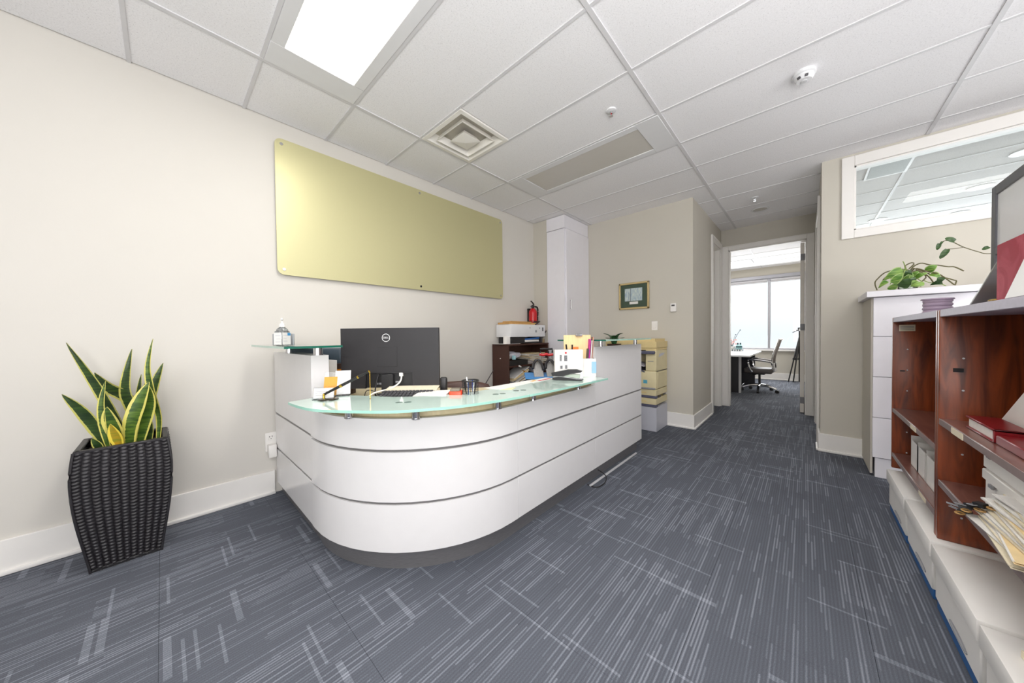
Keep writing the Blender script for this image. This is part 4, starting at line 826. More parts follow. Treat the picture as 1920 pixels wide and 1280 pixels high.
# tall white cupboard in the corner
t = thing('corner_cupboard', 'tall narrow white cupboard in the corner beside rear wall', 'cupboard', (3.9, 2.48, 0))
part('carcass', G().box(3.597, XR-.004, 2.343, 2.625, .0, 2.535, .001), WHITE, t); part('top_filler', G().box(3.59, XR-.004, 2.336, 2.626, 2.54, H-.002, .001), WHITE, t)
dr = part('door', G().box(3.612, XR-.006, 2.322, 2.342, .1, 2.53, .002), WHITE, t); part('side_panel', G().box(3.592, 3.597, 2.343, 2.622, .05, 2.533, .0005), WHITE, t)
part('bar_handle', G().cyl((3.69, 2.298, 1.47), (3.69, 2.298, 1.60), .006, n=10).cyl((3.69, 2.298, 1.485), (3.69, 2.323, 1.485), .005, n=8).cyl((3.69, 2.298, 1.585), (3.69, 2.323, 1.585), .005, n=8), CHROME, dr, 'chrome bar handle')

# photocopier
BEIGE = mat('copier_beige', '#d6caa2', .5, var=.03); BEIGE2 = mat('copier_beige_lid', '#d9c48e', .5, var=.03); SLATE2 = mat('copier_slate', '#55566a', .5, var=.04); CAB = mat('copier_cabinet', '#bfc0ca', .45, var=.02)
cx0, cx1, cy0, cy1 = 3.79, 4.18, 1.251, 1.86
t = thing('photocopier', 'beige photocopier on a grey cabinet between desk and rear wall', 'photocopier', ((cx0+cx1)/2, (cy0+cy1)/2, 0))
part('cabinet', G().box(cx0, cx1, cy0, cy1, .005, .283, .003), CAB, t, 'grey base cabinet')
for z0, z1 in ((.285, .385), (.387, .487)):
    d_ = part('paper_drawer', G().box(cx0-.004, cx1, cy0+.002, cy1, z0+.03, z1, .004), BEIGE, t); part('drawer_grip', G().box(cx0-.008, cx0+.04, cy0-.004, cy1, z0+.002, z0+.03, .003), SLATE2, d_, 'dark slate grip strip'); part('drawer_label', G().box(cx0-.006, cx0-.003, cy0+.11, cy0+.17, z0+.055, z0+.07), BEIGE2, d_)
part('side_latch', G().box(cx0+.09, cx0+.15, cy0-.004, cy0+.004, .395, .41), DARK, t); part('side_latch', G().box(cx0+.24, cx0+.31, cy0-.004, cy0+.004, .40, .413), DARK, t)
part('lower_body', G().box(cx0-.002, cx1, cy0, cy1, .492, .70, .012, 2), BEIGE, t); part('lower_lip', G().box(cx0-.02, cx0+.03, cy0+.01, cy1, .488, .51, .006), GREY, t)
part('corner_post', G().box(cx0+.0, cx1, cy0, cy0+.12, .70, .94, .006), BEIGE, t); part('rear_body', G().box(cx0+.28, cx1, cy0+.12, cy1, .70, .94), BEIGE, t); part('far_body', G().box(cx0, cx0+.28, cy1-.1, cy1, .70, .94), BEIGE, t)
part('output_hood', G().obox((cx0+.10, cy0+.25, .915), (.3, .48, .035), (0, .0, 0), .008), SLATE2, t, 'dark slate output hood'); part('output_tray', G().obox((cx0+.12, cy0+.30, .74), (.26, .36, .012), (.3, 0, 0), .002), SLATE2, t, 'sloping output tray'); part('paper_output', G().obox((cx0+.12, cy0+.30, .80), (.24, .34, .006), (.3, 0, 0)), PAPER3, t)
part('upper_body', G().box(cx0+.004, cx1, cy0+.001, cy1, .94, .965, .004), BEIGE2, t); part('scan_lid', G().prism([(cx0-.004, cy0-.004), (cx1, cy0-.004), (cx1, cy1), (cx0-.004, cy1)], .968, 1.04).prism([(cx0+.02, cy0+.02), (cx1-.02, cy0+.02), (cx1-.02, cy1-.02), (cx0+.02, cy1-.02)], 1.04, 1.072), BEIGE2, t, 'yellowed beige scanner lid')
part('side_door', G().box(cx0+.05, cx1-.02, cy0-.004, cy0+.002, .50, .68, .002), BEIGE, t); part('side_seam', G().box(cx0+.02, cx1, cy0-.002, cy0+.002, .695, .70), DARK, t)
part('embossed_logo', G().prism([(cx0+.08, .86), (cx0+.22, .875), (cx0+.30, .90), (cx0+.2, .905), (cx0+.1, .895)], -.002, .002, axes((1, 0, 0), (0, 0, 1), (0, -1, 0), (0, cy0, 0))), CAB, t, 'pale emblem', smooth=False)
part('blue_badge', G().box(cx0-.004, cx0-.001, cy0+.1, cy0+.145, .555, .595), mat('badge_cyan', '#57a5bd', .5), t, 'small cyan sticker')
part('model_label', G().box(cx0-.002, cx0+.001, cy0+.03, cy0+.095, .81, .818), GREY, t)
t = thing('small_plant', 'small green leafy plant behind the right glass shelf', 'plant', (3.56, 1.62, 0))
part('stand', G().lathe([(.12, 0), (.12, .02), (.02, .03), (.02, .9), (.06, .92), (.08, 1.02), (.075, 1.02), (.055, .93), (0, .93)], (3.5, 1.62, 0), 20), WALNUT, t, 'slim dark plant stand')
LEAFG = leaf_mat('dark_leaf', '#23402a', '#3c6b3c', '#3c6b3c', .6)
for k in range(7):
    a = k*.9; part('leaf', G().leaf([(3.5, 1.62, 1.0), (3.5+.05*math.cos(a), 1.62+.05*math.sin(a), 1.07+.02*(k % 3)), (3.5+.12*math.cos(a), 1.62+.12*math.sin(a), 1.09+.025*(k % 3))], .06, (0, 0, 1)), LEAFG, t)

# ================================================================== planter with snake plant
WICK = mat('black_wicker', '#29272a', .36, var=.12, scale=60)
t = thing('snake_plant', 'variegated snake plant in a tall tapered black wicker planter', 'plant', (-.14, 2.66, 0))
pcx, pcy = -.141, 2.655
def hw(z):  # half width of the planter at height z
    u = z/.6; return .1165 + .043*math.sin(min(1, u/.78)*PI/2)**1.2 - (.012*((u-.78)/.22)**1.5 if u > .78 else 0) + .003*u
g = G(); NC, NR, SU = 11, 36, 6
for side in range(4):
    a = side*PI/2; ca, sa = math.cos(a), math.sin(a); grid = []
    nu, nv = NC*SU, NR*5
    for v in range(nv+1):
        z = .6*v/nv; H_ = hw(z); row = []
        for u in range(nu+1):
            s_ = u/nu; cu = s_*NC; col_ = min(int(cu), NC-1); ph = cu-col_; rr = v/5.0; ri = int(rr) + col_
            bulge = .0095*max(0, math.sin(PI*ph))**.6 * (.30 + .70*abs(math.sin(PI*(rr + .5*(col_ % 2))))**.8)
            lx = (s_-.5)*2*H_; ly = -H_ - bulge + .006
            if u in (0, nu): ly = -H_ + .004
            row.append(g.b.verts.new((pcx+lx*ca-ly*sa, pcy+lx*sa+ly*ca, z)))
        grid.append(row)
    for v in range(nv):
        for u in range(nu): g.b.faces.new((grid[v][u], grid[v][u+1], grid[v+1][u+1], grid[v+1][u]))
part('woven_shell', g, WICK, t, kind='stuff')
h6 = hw(.6)
g = G()
for sx_, sy_, lx, ly in ((0, -1, h6, .012), (0, 1, h6, .012), (-1, 0, .012, h6), (1, 0, .012, h6)):
    g.box(pcx+sx_*(h6-.010)-lx, pcx+sx_*(h6-.010)+lx, pcy+sy_*(h6-.010)-ly, pcy+sy_*(h6-.010)+ly, .592, .606, .004)
part('planter_rim', g, WICK, t); part('corner_cord', G().tube([(pcx-hw(.6*k/20), pcy-hw(.6*k/20), .6*k/20) for k in range(21)], .005, 6), WICK, t); part('corner_cord', G().tube([(pcx+hw(.6*k/20), pcy-hw(.6*k/20), .6*k/20) for k in range(21)], .005, 6), WICK, t); part('bottom_band', G().box(pcx-.119, pcx+.119, pcy-.119, pcy+.119, 0, .016, .003), BLACK, t)
part('soil', G().box(pcx-.13, pcx+.13, pcy-.13, pcy+.13, .54, .56), mat('soil', '#2f2620', .95, var=.3, scale=90), t)
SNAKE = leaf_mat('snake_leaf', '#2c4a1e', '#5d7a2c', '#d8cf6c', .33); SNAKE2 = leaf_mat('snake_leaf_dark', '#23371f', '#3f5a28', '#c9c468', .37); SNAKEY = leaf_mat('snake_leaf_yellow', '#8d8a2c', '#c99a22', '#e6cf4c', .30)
fpl = (-.55, -.82, .15)
def snake(px, width, y, m=SNAKE, face=fpl, lab=None, fold=.3):
    sp = []
    for (u, v) in px:   # offsets (x, z) in metres in the plane of the plant
        sp.append((u, y, v))
    part('leaf', G().leaf(sp, width, face, fold, lambda t: max(.02, min(1, (.55+1.1*t) if t < .4 else 1)*(1-max(0, (t-.55)/.45)**1.7)), .0022, 5), m, t, lab)
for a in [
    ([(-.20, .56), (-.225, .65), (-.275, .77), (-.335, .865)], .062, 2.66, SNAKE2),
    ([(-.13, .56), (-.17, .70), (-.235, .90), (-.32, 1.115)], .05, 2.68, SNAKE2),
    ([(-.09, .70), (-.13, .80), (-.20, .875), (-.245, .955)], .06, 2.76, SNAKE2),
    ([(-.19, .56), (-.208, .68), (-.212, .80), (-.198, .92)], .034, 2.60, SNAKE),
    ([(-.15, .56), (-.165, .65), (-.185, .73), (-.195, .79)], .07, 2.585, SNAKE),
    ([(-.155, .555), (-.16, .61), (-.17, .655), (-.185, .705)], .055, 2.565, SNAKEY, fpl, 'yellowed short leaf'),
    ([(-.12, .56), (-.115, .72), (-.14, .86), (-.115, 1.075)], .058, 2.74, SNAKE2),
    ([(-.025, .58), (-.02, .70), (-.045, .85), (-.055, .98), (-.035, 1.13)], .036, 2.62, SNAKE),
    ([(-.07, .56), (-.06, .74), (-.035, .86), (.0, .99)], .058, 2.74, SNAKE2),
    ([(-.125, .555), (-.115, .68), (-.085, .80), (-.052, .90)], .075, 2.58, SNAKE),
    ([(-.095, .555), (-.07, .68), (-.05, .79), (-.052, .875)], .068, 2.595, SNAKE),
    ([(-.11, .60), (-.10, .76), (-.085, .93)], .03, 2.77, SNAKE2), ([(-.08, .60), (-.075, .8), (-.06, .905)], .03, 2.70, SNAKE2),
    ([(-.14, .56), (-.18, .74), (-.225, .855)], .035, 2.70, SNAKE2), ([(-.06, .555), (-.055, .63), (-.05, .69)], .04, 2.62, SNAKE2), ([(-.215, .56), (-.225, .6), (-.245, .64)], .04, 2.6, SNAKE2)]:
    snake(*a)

# ================================================================== right side: drawers, bookcases on storage boxes, partition
t = thing('drawer_cabinet', 'white drawer cabinet with thick white top against the right wall', 'cabinet', (3.95, -.9, 0))
part('carcass', G().box(3.722, 4.19, -1.5, -.39, .152, 1.386), WHITE, t); part('plinth', G().box(3.712, 4.19, -1.5, -.40, 0, .15), WHITE, t); part('side_panel', G().box(3.722, 4.198, -.389, -.375, .02, 1.386, .001), PAINT2, t, 'white side panel with its shade painted greige')  # greige on this white end panel puts its shade into the colour
part('countertop', G().box(3.655, 4.2, -1.52, -.345, 1.388, 1.432, .002), WHITE, t)
for z0, z1 in ((1.089, 1.384), (.780, 1.085), (.466, 1.776-1.0), (.155, .462)):
    part('drawer', G().box(3.70, 3.722, -.93, -.385, z0, z1, .001), WHITE, t)
for z0, z1 in ((1.345, 1.384), (.780, 1.341), (.155, .776)):
    part('drawer', G().box(3.70, 3.722, -1.5, -.934, z0, z1, .001), WHITE, t)

BZ = .252
def storage_box(label, x0, x1, first=False):
    xm = (x0+x1)/2; t = thing('storage_box', label, 'storage box', (xm, -.58, 0), group='storage boxes under the bookcases')
    w0, w1 = x0+.012, x1-.012
    part('box_body', G().box(w0, w1, -.765, -.394, .042, BZ-.02, .004), TRIM, t); part('blue_base', G().box(w0+.004, w1-.004, -.762, -.398, .0005, .044, .003), mat('box_blue', '#2b5f9a', .6, var=.05), t, 'blue printed bottom band')
    part('lid', G().box(x0, x1, -.775, -.383, BZ-.07, BZ, .005, 2), TRIM, t)
    g = G(); c0 = Vector((xm-.04, -.3935, .066)); n = 20
    pts = [(c0.x + .085*math.cos(2*PI*k/n), c0.y, c0.z + .0095*math.sin(2*PI*k/n)) for k in range(n+1)]
    g.tube(pts, .0026, 5); part('hand_hole_rim', g, GREY, t, 'grey hand hole rim'); part('hand_hole', G().prism([(.083*math.cos(2*PI*k/n), .0085*math.sin(2*PI*k/n)) for k in range(n)], 0, .002, axes((1, 0, 0), (0, 0, 1), (0, 1, 0), c0)), LGREY, t, smooth=False)
for x0, x1, lb in ((2.625, 3.10, 'white lidded storage box furthest along the row, nearest the drawer cabinet'), (2.145, 2.60, 'white lidded storage box second from the drawer cabinet'), (1.645, 2.12, 'white lidded storage box third from the drawer cabinet, below the files'), (1.15, 1.625, 'white lidded storage box nearest the bottom right corner of the photo')):
    storage_box(lb, x0, x1)

TOPGLARE = mat('top_glare', '#a9a2b0', .5, var=.05, scale=60)  # pale lilac paints the window glare onto the dark wood tops
def bookcase(label, x0, x1, shelves):
    t = thing('bookcase', label, 'bookcase', ((x0+x1)/2, -.56, BZ)); F, B_ = -.41, -.71; zt = 1.212
    part('side_panel', G().box(x0, x0+.024, B_, F, BZ+.001, zt, .004, 2), MAHOG, t); part('side_panel', G().box(x1-.024, x1, B_, F, BZ+.001, zt, .004, 2), MAHOG, t)
    part('top_panel', G().box(x0+.024, x1-.024, B_, F-.001, zt-.030, zt, .002), [TOPGLARE], t, 'top painted pale with window glare'); part('back_panel', G().box(x0+.024, x1-.024, B_, B_+.006, BZ+.001, zt-.03), MAHOG, t)
    for z in shelves:
        s_ = part('shelf', G().box(x0+.0245, x1-.0245, B_+.008, F-.004, z-.024, z, .002), MAHOGS, t); part('shelf_edge', G().box(x0+.0245, x1-.0245, F-.004, F-.001, z-.0245, z+.0005, .001), mat('edge_band', '#8d7b78', .3, var=.06, scale=20), s_, 'pale worn edge band')
    for k in range(6):
        z = BZ + .11 + k*.13
        part('shelf_pin_hole', G().cyl((x1-.0245, F-.06, z), (x1-.0265, F-.06, z), .0035, n=8), LGREY, t)
    return t
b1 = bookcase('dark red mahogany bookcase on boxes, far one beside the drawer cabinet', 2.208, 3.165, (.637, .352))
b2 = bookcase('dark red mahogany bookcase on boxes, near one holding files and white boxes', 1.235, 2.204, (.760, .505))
part('paper_label', G().box(3.1392, 3.1405, -.50, -.435, 1.125, 1.165), PAPER2, b1, 'small printed label'); part('label_text', G().box(3.1386, 3.1393, -.495, -.44, 1.152, 1.155), GREY, b1); part('label_text', G().box(3.1386, 3.1393, -.495, -.44, 1.143, 1.146), GREY, b1); part('label_text', G().box(3.1386, 3.1393, -.495, -.44, 1.133, 1.136), GREY, b1)
part('shelf_clip', G().box(3.135, 3.142, -.46, -.44, .873, .88), BLACK, b1); part('shelf_clip', G().box(2.174, 2.181, -.47, -.445, .957, .972), BLACK, b2, 'dark plastic shelf clip')
part('shelf_label', G().box(1.90, 2.02, -.4115, -.4095, .736, .758), PAPER2, b2, 'white label strip with red line'); part('shelf_label', G().box(2.55, 2.66, -.4115, -.4095, .614, .634), PAPER2, b1, 'pale worn label'); part('shelf_label', G().box(2.36, 2.48, -.4115, -.4095, .33, .348), PAPER2, b1, 'pale worn label')
# inside the far bookcase: three white card boxes
for k, (x, lb) in enumerate(((2.86, 'white open file box at the far end of the low shelf'), (2.70, 'white open file box in the middle of the low shelf'), (2.54, 'white open file box closest on the low shelf of the far bookcase'))):
    t = thing('file_box', lb, 'file box', (x, -.56, .3525), group='white file boxes on the low shelf')
    g = G(); X0, X1, Y0, Y1, h_ = x-.07, x+.07, -.69, -.455, .145
    part('box_wall', g.box(X0, X1, Y1-.004, Y1, .353, .353+h_), TRIM, t); part('box_wall', G().box(X0, X1, Y0, Y0+.004, .353, .353+h_), TRIM, t); part('box_wall', G().box(X0, X0+.004, Y0, Y1, .353, .353+h_), TRIM, t); part('box_wall', G().box(X1-.004, X1, Y0, Y1, .353, .353+h_*1.15), TRIM, t); part('box_floor', G().box(X0, X1, Y0, Y1, .3525, .355), TRIM, t)
# near bookcase, upper shelf: red album and leaning board
t = thing('red_album', 'dark red boxed album with white page edges on the upper shelf', 'album', (1.93, -.50, .7605))
REDA = mat('album_red', '#7d0f18', .35, var=.08)
part('page_block', G().box(1.815, 2.045, -.52, -.455, .765, .797), PAPER, t, 'white page block'); part('cover', G().box(1.80, 2.05, -.524, -.448, .797, .805, .002).box(1.80, 2.05, -.524, -.448, .7605, .766, .002).box(1.80, 1.812, -.524, -.448, .7605, .805, .002), REDA, t)
solo('red_folder', G().box(1.55, 1.795, -.525, -.45, .7605, .79, .003), REDA, 'dark red folder lying in front of the red album, cut by the frame', 'folder')
solo('white_board', G().prism([(2.08, .7605), (2.08, .79), (1.92, .91), (1.75, 1.04), (1.45, 1.04), (1.45, .7605)], .53, .538, axes((1, 0, 0), (0, 0, 1), (0, -1, 0), (0, 0, 0))), TRIM, 'white board leaning diagonally at the back of the near bookcase', 'board')
# lower shelf: white lidded boxes and the pile of files
for lb, z0, z1, x0 in (('white lidded box on the low shelf behind the files', .5055, .64, 1.60), ('smaller white lidded box stacked on the white lidded box', .6415, .735, 1.62)):
    t = thing('white_box', lb, 'box', (x0+.17, -.58, z0), group='white boxes behind the files')
    part('box_body', G().box(x0+.006, x0+.344, -.69, -.468, z0, z1-.02, .003), TRIM, t); part('lid', G().box(x0, x0+.35, -.695, -.462, z1-.036, z1, .003), TRIM, t); part('clasp', G().box(x0+.25, x0+.28, -.463, -.457, z1-.046, z1-.034, .001), GREY, t); part('clasp', G().box(x0+.346, x0+.353, -.60, -.58, z1-.046, z1-.034, .001), GREY, t)
rnd = random.Random(4); zz = .5055
FL = ['cream folder at the very bottom of the pile of files', 'white paper wallet second from the bottom of the pile of files', 'white paper sheaf third from the bottom of the pile of files', 'tan manila folder fourth from the bottom of the pile of files', 'white wallet fifth from the bottom of the pile of files', 'white wallet in the middle of the pile, under the big clip', 'cream folder above the middle of the pile of files', 'white wallet with brown edge above the middle of the files', 'tan manila folder in the upper half of the pile of files', 'white paper sheaf fifth from the top of the pile of files', 'cream folder fourth from the top of the pile of files', 'white wallet third from the top of the pile of files', 'white wallet second from the top of the pile of files', 'white paper folder on the very top of the pile of files']
FM = [PAPER2, PAPER, PAPER, MANILA, PAPER, PAPER, PAPER2, PAPER, MANILA, PAPER, PAPER2, PAPER, PAPER, PAPER]
for k in range(14):
    th = rnd.uniform(.006, .0095); x = 1.645 + rnd.uniform(-.03, .025) - .004*k; rz = rnd.uniform(-.2, .12); w_ = rnd.uniform(.30, .345)
    t = thing('file_folder', FL[k], 'file', (x, -.475 - .003*k, zz), rz, 'pile of files on the low shelf')
    part('folder_sheet', G().box(-w_/2, w_/2, -.11, .07, .0002, th*.45, .0006), FM[k], t); part('page', G().box(-w_/2+.01, w_/2-.006, -.10, .072, th*.45, th*.85), PAPER if k % 2 else PAPER2, t); part('folder_cover', G().box(-w_/2, w_/2-.003*k % .01, -.11, .068, th*.85, th, .0003), FM[k], t)
    zz += th + .0006
for k, (x, z, y) in enumerate(((1.80, .5125, -.395), (1.79, .530, -.392), (1.765, .548, -.40), (1.74, .566, -.41))):
    t = thing('binder_clip', ['black binder clip with tan rubber band, lowest on the pile of files', 'black binder clip on the second file from the bottom', 'black binder clip in the middle of the pile of files', 'black binder clip highest on the pile of files'][k], 'binder clip', (x, y, z), -.6+.5*k, 'binder clips on the files')
    part('clip_body', G().prism([(-.014, 0), (.014, 0), (.010, .012), (-.010, .012)], -.012, .012, axes((1, 0, 0), (0, 0, 1), (0, -1, 0), (0, 0, 0))), BLACK, t, smooth=False); part('clip_arm', G().tube([(.0, .01, .004), (.0, .035, .008), (.01, .035, .008), (.01, .01, .004)], .0016, 5), GREY, t); part('rubber_band', G().tube([(-.026+.012*math.cos(a*.7), .009*math.sin(a*.7), .006) for a in range(10)], .0026, 5), mat('rubber_tan', '#b48b52', .6), t, 'tan rubber band')
t = thing('file_bundle', 'small clipped bundle of papers on top of the nearest storage box', 'paper bundle', (1.48, -.40, BZ))
part('sheets', G().obox((1.41, -.50, BZ+.0115), (.25, .12, .02), (0, 0, .12), .001), PAPER2, t); part('clip_body', G().obox((1.54, -.455, BZ+.0135), (.03, .03, .024), (0, 0, .2), .003), BLACK, t, 'black clip')
# on top of the bookcases
ZT2 = 1.2125
t = thing('ribbed_vase', 'small lilac ribbed glass vase on top of the far bookcase', 'vase', (2.70, -.50, ZT2))
g = G(); prof = [(.0, 0)]
for k in range(25):
    z = .075*k/24; prof.append((.045 + .005*abs(math.sin(k*PI/6)) + (.008 if k > 22 else 0) - .004*(k < 2), z))
prof += [(.045, .075), (.040, .012), (0, .012)]
LIL = mat('lilac_glass', '#c3aec4', .12, var=.03, trans=.35)
part('vase_body', g.lathe(prof, (2.70, -.50, ZT2), 32), LIL, t); part('vase_rim', G().tube([(2.70+.051*math.cos(2*PI*k/28), -.50+.051*math.sin(2*PI*k/28), ZT2+.075) for k in range(29)], .0035, 6), LIL, t)
t = thing('photo_frame', 'silver grey photo frame leaning on the bookcase top beside red binder', 'photo frame', (2.14, -.53, ZT2))
SIL = mat('pewter', '#8d8c86', .35, metal=.5, var=.04)
M_ = axes(Vector((-.27, 0, .145)).normalized(), (0, 1, 0), Vector((-.145, 0, -.27)).normalized(), (2.285, -.59, ZT2+.010))
part('frame_back', G().box(0, .30, -.10, .085, -.012, 0, .004, 2, M_), SIL, t); part('frame_inner', G().box(.02, .28, -.085, .07, -.022, -.012, .002, 1, M_), DARK, t, 'dark inner edge'); part('easel_leg', G().box(.05, .2, -.02, .02, 0, .003, .001, 1, M_ @ Matrix.Rotation(.0, 4, 'Y')), DARK, t); part('hanger', G().box(.25, .262, -.03, .03, 0, .003, 0, 1, M_), LGREY, t)
m, ns, L, p = newmat('red_marble'); p.inputs['Roughness'].default_value = .6; p.inputs['Specular IOR Level'].default_value = .15
tc = N(ns, 'ShaderNodeTexCoord'); nz = N(ns, 'ShaderNodeTexNoise'); nz.inputs['Scale'].default_value = 9; nz.inputs['Detail'].default_value = 5; nz.inputs['Distortion'].default_value = 1.5; L.new(tc.outputs['Object'], nz.inputs['Vector'])
rp = N(ns, 'ShaderNodeValToRGB'); L.new(nz.outputs['Fac'], rp.inputs[0]); rp.color_ramp.elements[0].position = .38; rp.color_ramp.elements[0].color = lin('#9c2034'); rp.color_ramp.elements[1].position = .62; rp.color_ramp.elements[1].color = lin('#b94a58'); L.new(rp.outputs[0], p.inputs['Base Color'])
t = thing('red_binder', 'red marbled binder standing upright on top of the near bookcase', 'binder', (1.56, -.445, ZT2))
part('cover', G().box(1.38, 1.725, -.434, -.430, ZT2, ZT2+.170, .001), m, t); part('cover', G().box(1.38, 1.725, -.462, -.458, ZT2, ZT2+.170, .001), m, t); part('pages', G().box(1.385, 1.718, -.458, -.434, ZT2+.002, ZT2+.166), PAPER, t, 'white page edges')
solo('white_wallet', G().prism([(1.60, ZT2), (1.25, ZT2), (1.25, ZT2+.16), (1.42, ZT2+.16)], .412, .427, axes((1, 0, 0), (0, 0, 1), (0, -1, 0), (0, 0, 0))), TRIM, 'white paper wallet slanting in front of the red binder', 'wallet', smooth=False)
solo('gold_trinket', G().ball((1.76, -.435, ZT2+.005), .012, 1.6, 1, .4).ball((1.735, -.432, ZT2+.004), .01, 1.5, 1, .4), GOLD, 'small brass trinket at the foot of the red binder', 'trinket')
# cubicle partition behind the bookcases
PFR = mat('partition_grey', '#6b6b70', .5, metal=.2, var=.04); PW = mat('partition_white', '#f4f4f5', .3, var=.01)
t = thing('cubicle_partition', 'tall white cubicle partition with dark grey frame behind the bookcases', 'partition', (2.2, -.80, 0))
PX, PT, PY = 3.295, 1.955, -.80
part('end_post', G().box(PX-.055, PX, PY-.03, PY+.0, 0, PT, .004), PFR, t); part('frame_rail', G().box(.6, PX-.055, PY-.03, PY, PT-.055, PT, .004), PFR, t); part('frame_rail', G().box(.6, PX-.055, PY-.03, PY, 1.555, 1.60, .004), PFR, t); part('frame_rail', G().box(.6, PX-.055, PY-.03, PY, 0, .06), PFR, t); part('end_post', G().box(.6, .655, PY-.03, PY, .06, PT-.055, .004), PFR, t)
part('white_panel', G().box(.655, PX-.055, PY-.022, PY-.008, 1.60, PT-.055), PW, t); part('white_panel', G().box(.655, PX-.055, PY-.022, PY-.008, .06, 1.555), PW, t)
# pothos on the drawer cabinet
POT = leaf_mat('pothos_leaf', '#4a7a2a', '#8fae52', '#a7bd7a', .40); POT2 = leaf_mat('pothos_leaf_dark', '#234019', '#3d5d2a', '#3d5d2a', .6)
STEM = mat('vine_stem', '#5f5a3a', .6, var=.1); STEMG = mat('vine_green', '#8aa05a', .6, var=.1)
PXc = 3.86
def V(u, v, dx=0):  # small helper: plan position of the vines, measured along the cabinet (metres)
    return (PXc+dx, u, v)
t = thing('pothos_plant', 'sprawling pothos plant in a glass jar on the drawer cabinet', 'plant', (PXc, -.57, 1.4325))
part('glass_jar', G().lathe([(0, 0), (.045, 0), (.05, .02), (.045, .07), (.035, .075), (.034, .07), (.044, .02), (0, .006)], (PXc, -.575, 1.433), 20), GLASSC, t)
rnd = random.Random(11)
for k, st in enumerate([[(-.58, 1.6), (-.604, 1.633), (-.592, 1.645), (-.565, 1.63), (-.562, 1.616), (-.575, 1.50)], [(-.575, 1.5), (-.592, 1.598), (-.635, 1.635), (-.678, 1.617), (-.717, 1.608), (-.761, 1.59), (-.79, 1.584), (-.83, 1.549)], [(-.575, 1.5), (-.604, 1.596), (-.65, 1.58), (-.707, 1.536), (-.756, 1.516), (-.796, 1.493), (-.806, 1.485), (-.801, 1.455)], [(-.575, 1.5), (-.604, 1.596), (-.667, 1.568), (-.723, 1.538), (-.788, 1.455)], [(-.575, 1.5), (-.592, 1.579), (-.532, 1.607), (-.498, 1.602), (-.458, 1.587), (-.426, 1.55), (-.408, 1.513), (-.42, 1.455)], [(-.575, 1.5), (-.58, 1.572), (-.502, 1.592), (-.467, 1.554), (-.452, 1.532), (-.455, 1.512)], [(-.575, 1.5), (-.592, 1.598), (-.633, 1.564), (-.656, 1.529), (-.648, 1.507), (-.634, 1.486), (-.632, 1.455)], [(-.58, 1.55), (-.621, 1.584), (-.673, 1.531), (-.701, 1.47)], [(-.648, 1.507), (-.679, 1.485), (-.724, 1.475), (-.756, 1.452)], [(-.57, 1.5), (-.548, 1.567), (-.532, 1.607), (-.544, 1.624)], [(-.57, 1.5), (-.559, 1.603), (-.55, 1.642), (-.544, 1.657)]]):
    off_ = rnd.uniform(-.05, .05)
    part('stem', G().tube([V(y, z, off_*min(1, i*.5)) for i, (y, z) in enumerate(st)], .0042 if k < 8 else .003, 5, 4), STEM if k < 8 else STEMG, t)
for k, (a, b_, w_) in enumerate([((-.46, 1.533), (-.532, 1.588), .086), ((-.423, 1.468), (-.458, 1.507), .055), ((-.512, 1.468), (-.533, 1.522), .07), ((-.581, 1.46), (-.634, 1.468), .045), ((-.607, 1.526), (-.659, 1.551), .055), ((-.673, 1.572), (-.706, 1.603), .07), ((-.679, 1.463), (-.721, 1.471), .055), ((-.69, 1.547), (-.723, 1.511), .055), ((-.703, 1.464), (-.718, 1.503), .047), ((-.59, 1.538), (-.619, 1.566), .047), ((-.545, 1.464), (-.569, 1.517), .086), ((-.557, 1.538), (-.58, 1.581), .07), ((-.581, 1.479), (-.598, 1.523), .063), ((-.539, 1.512), (-.557, 1.547), .055), ((-.50, 1.50), (-.535, 1.56), .07), ((-.555, 1.50), (-.60, 1.56), .06), ((-.49, 1.455), (-.53, 1.49), .06), ((-.61, 1.46), (-.59, 1.50), .06)]):
    dx = rnd.uniform(-.07, .05); d = Vector((0, b_[0]-a[0], b_[1]-a[1]))
    A = Vector(V(a[0], a[1], dx)) - d*.12; B = Vector(V(b_[0], b_[1], dx-.02)) + d*.12; mid = (A+B)/2 + Vector((-.012, 0, .006))
    if k in (0, 1, 2, 3, 6, 8): A, B = B, A
    part('leaf', G().leaf([A, mid, B], w_*.78, (-1, rnd.uniform(-.4, .4), rnd.uniform(.0, .6)), .2, lambda u: max(.03, math.sin(PI*min(1, .06+.94*u)**.62)), .0014, 5), POT if rnd.random() < .75 else POT2, t)
for k in range(16):  # petioles in the heart of the plant
    y = -.55+rnd.uniform(-.06, .06); part('petiole', G().tube([(PXc+rnd.uniform(-.02, .02), -.575, 1.50), (PXc+rnd.uniform(-.06, .03), y, 1.56+rnd.uniform(-.02, .04)), (PXc+rnd.uniform(-.09, .03), y+rnd.uniform(-.06, .06), 1.53+rnd.uniform(-.05, .06))], .0028, 5, 3), STEMG, t)
t = thing('trailing_vine', 'thin vine with a few dark leaves arching out from behind the partition', 'plant', (PXc, -1.2, 1.4325))
part('pot', G().lathe([(0, 0), (.05, 0), (.068, .12), (.062, .12), (.05, .02), (0, .02)], (PXc, -1.2, 1.4325), 20), DARK, t)
part('stem', G().tube([V(-1.2, 1.46), V(-1.13, 1.60), V(-1.0, 1.645), V(-.923, 1.654), V(-.889, 1.673), V(-.853, 1.698), V(-.82, 1.724), V(-.781, 1.763), V(-.748, 1.78), V(-.721, 1.761)], .003, 5, 4), STEM, t); part('stem', G().tube([V(-.823, 1.717), V(-.791, 1.715), V(-.757, 1.717)], .0024, 5, 3), STEM, t)
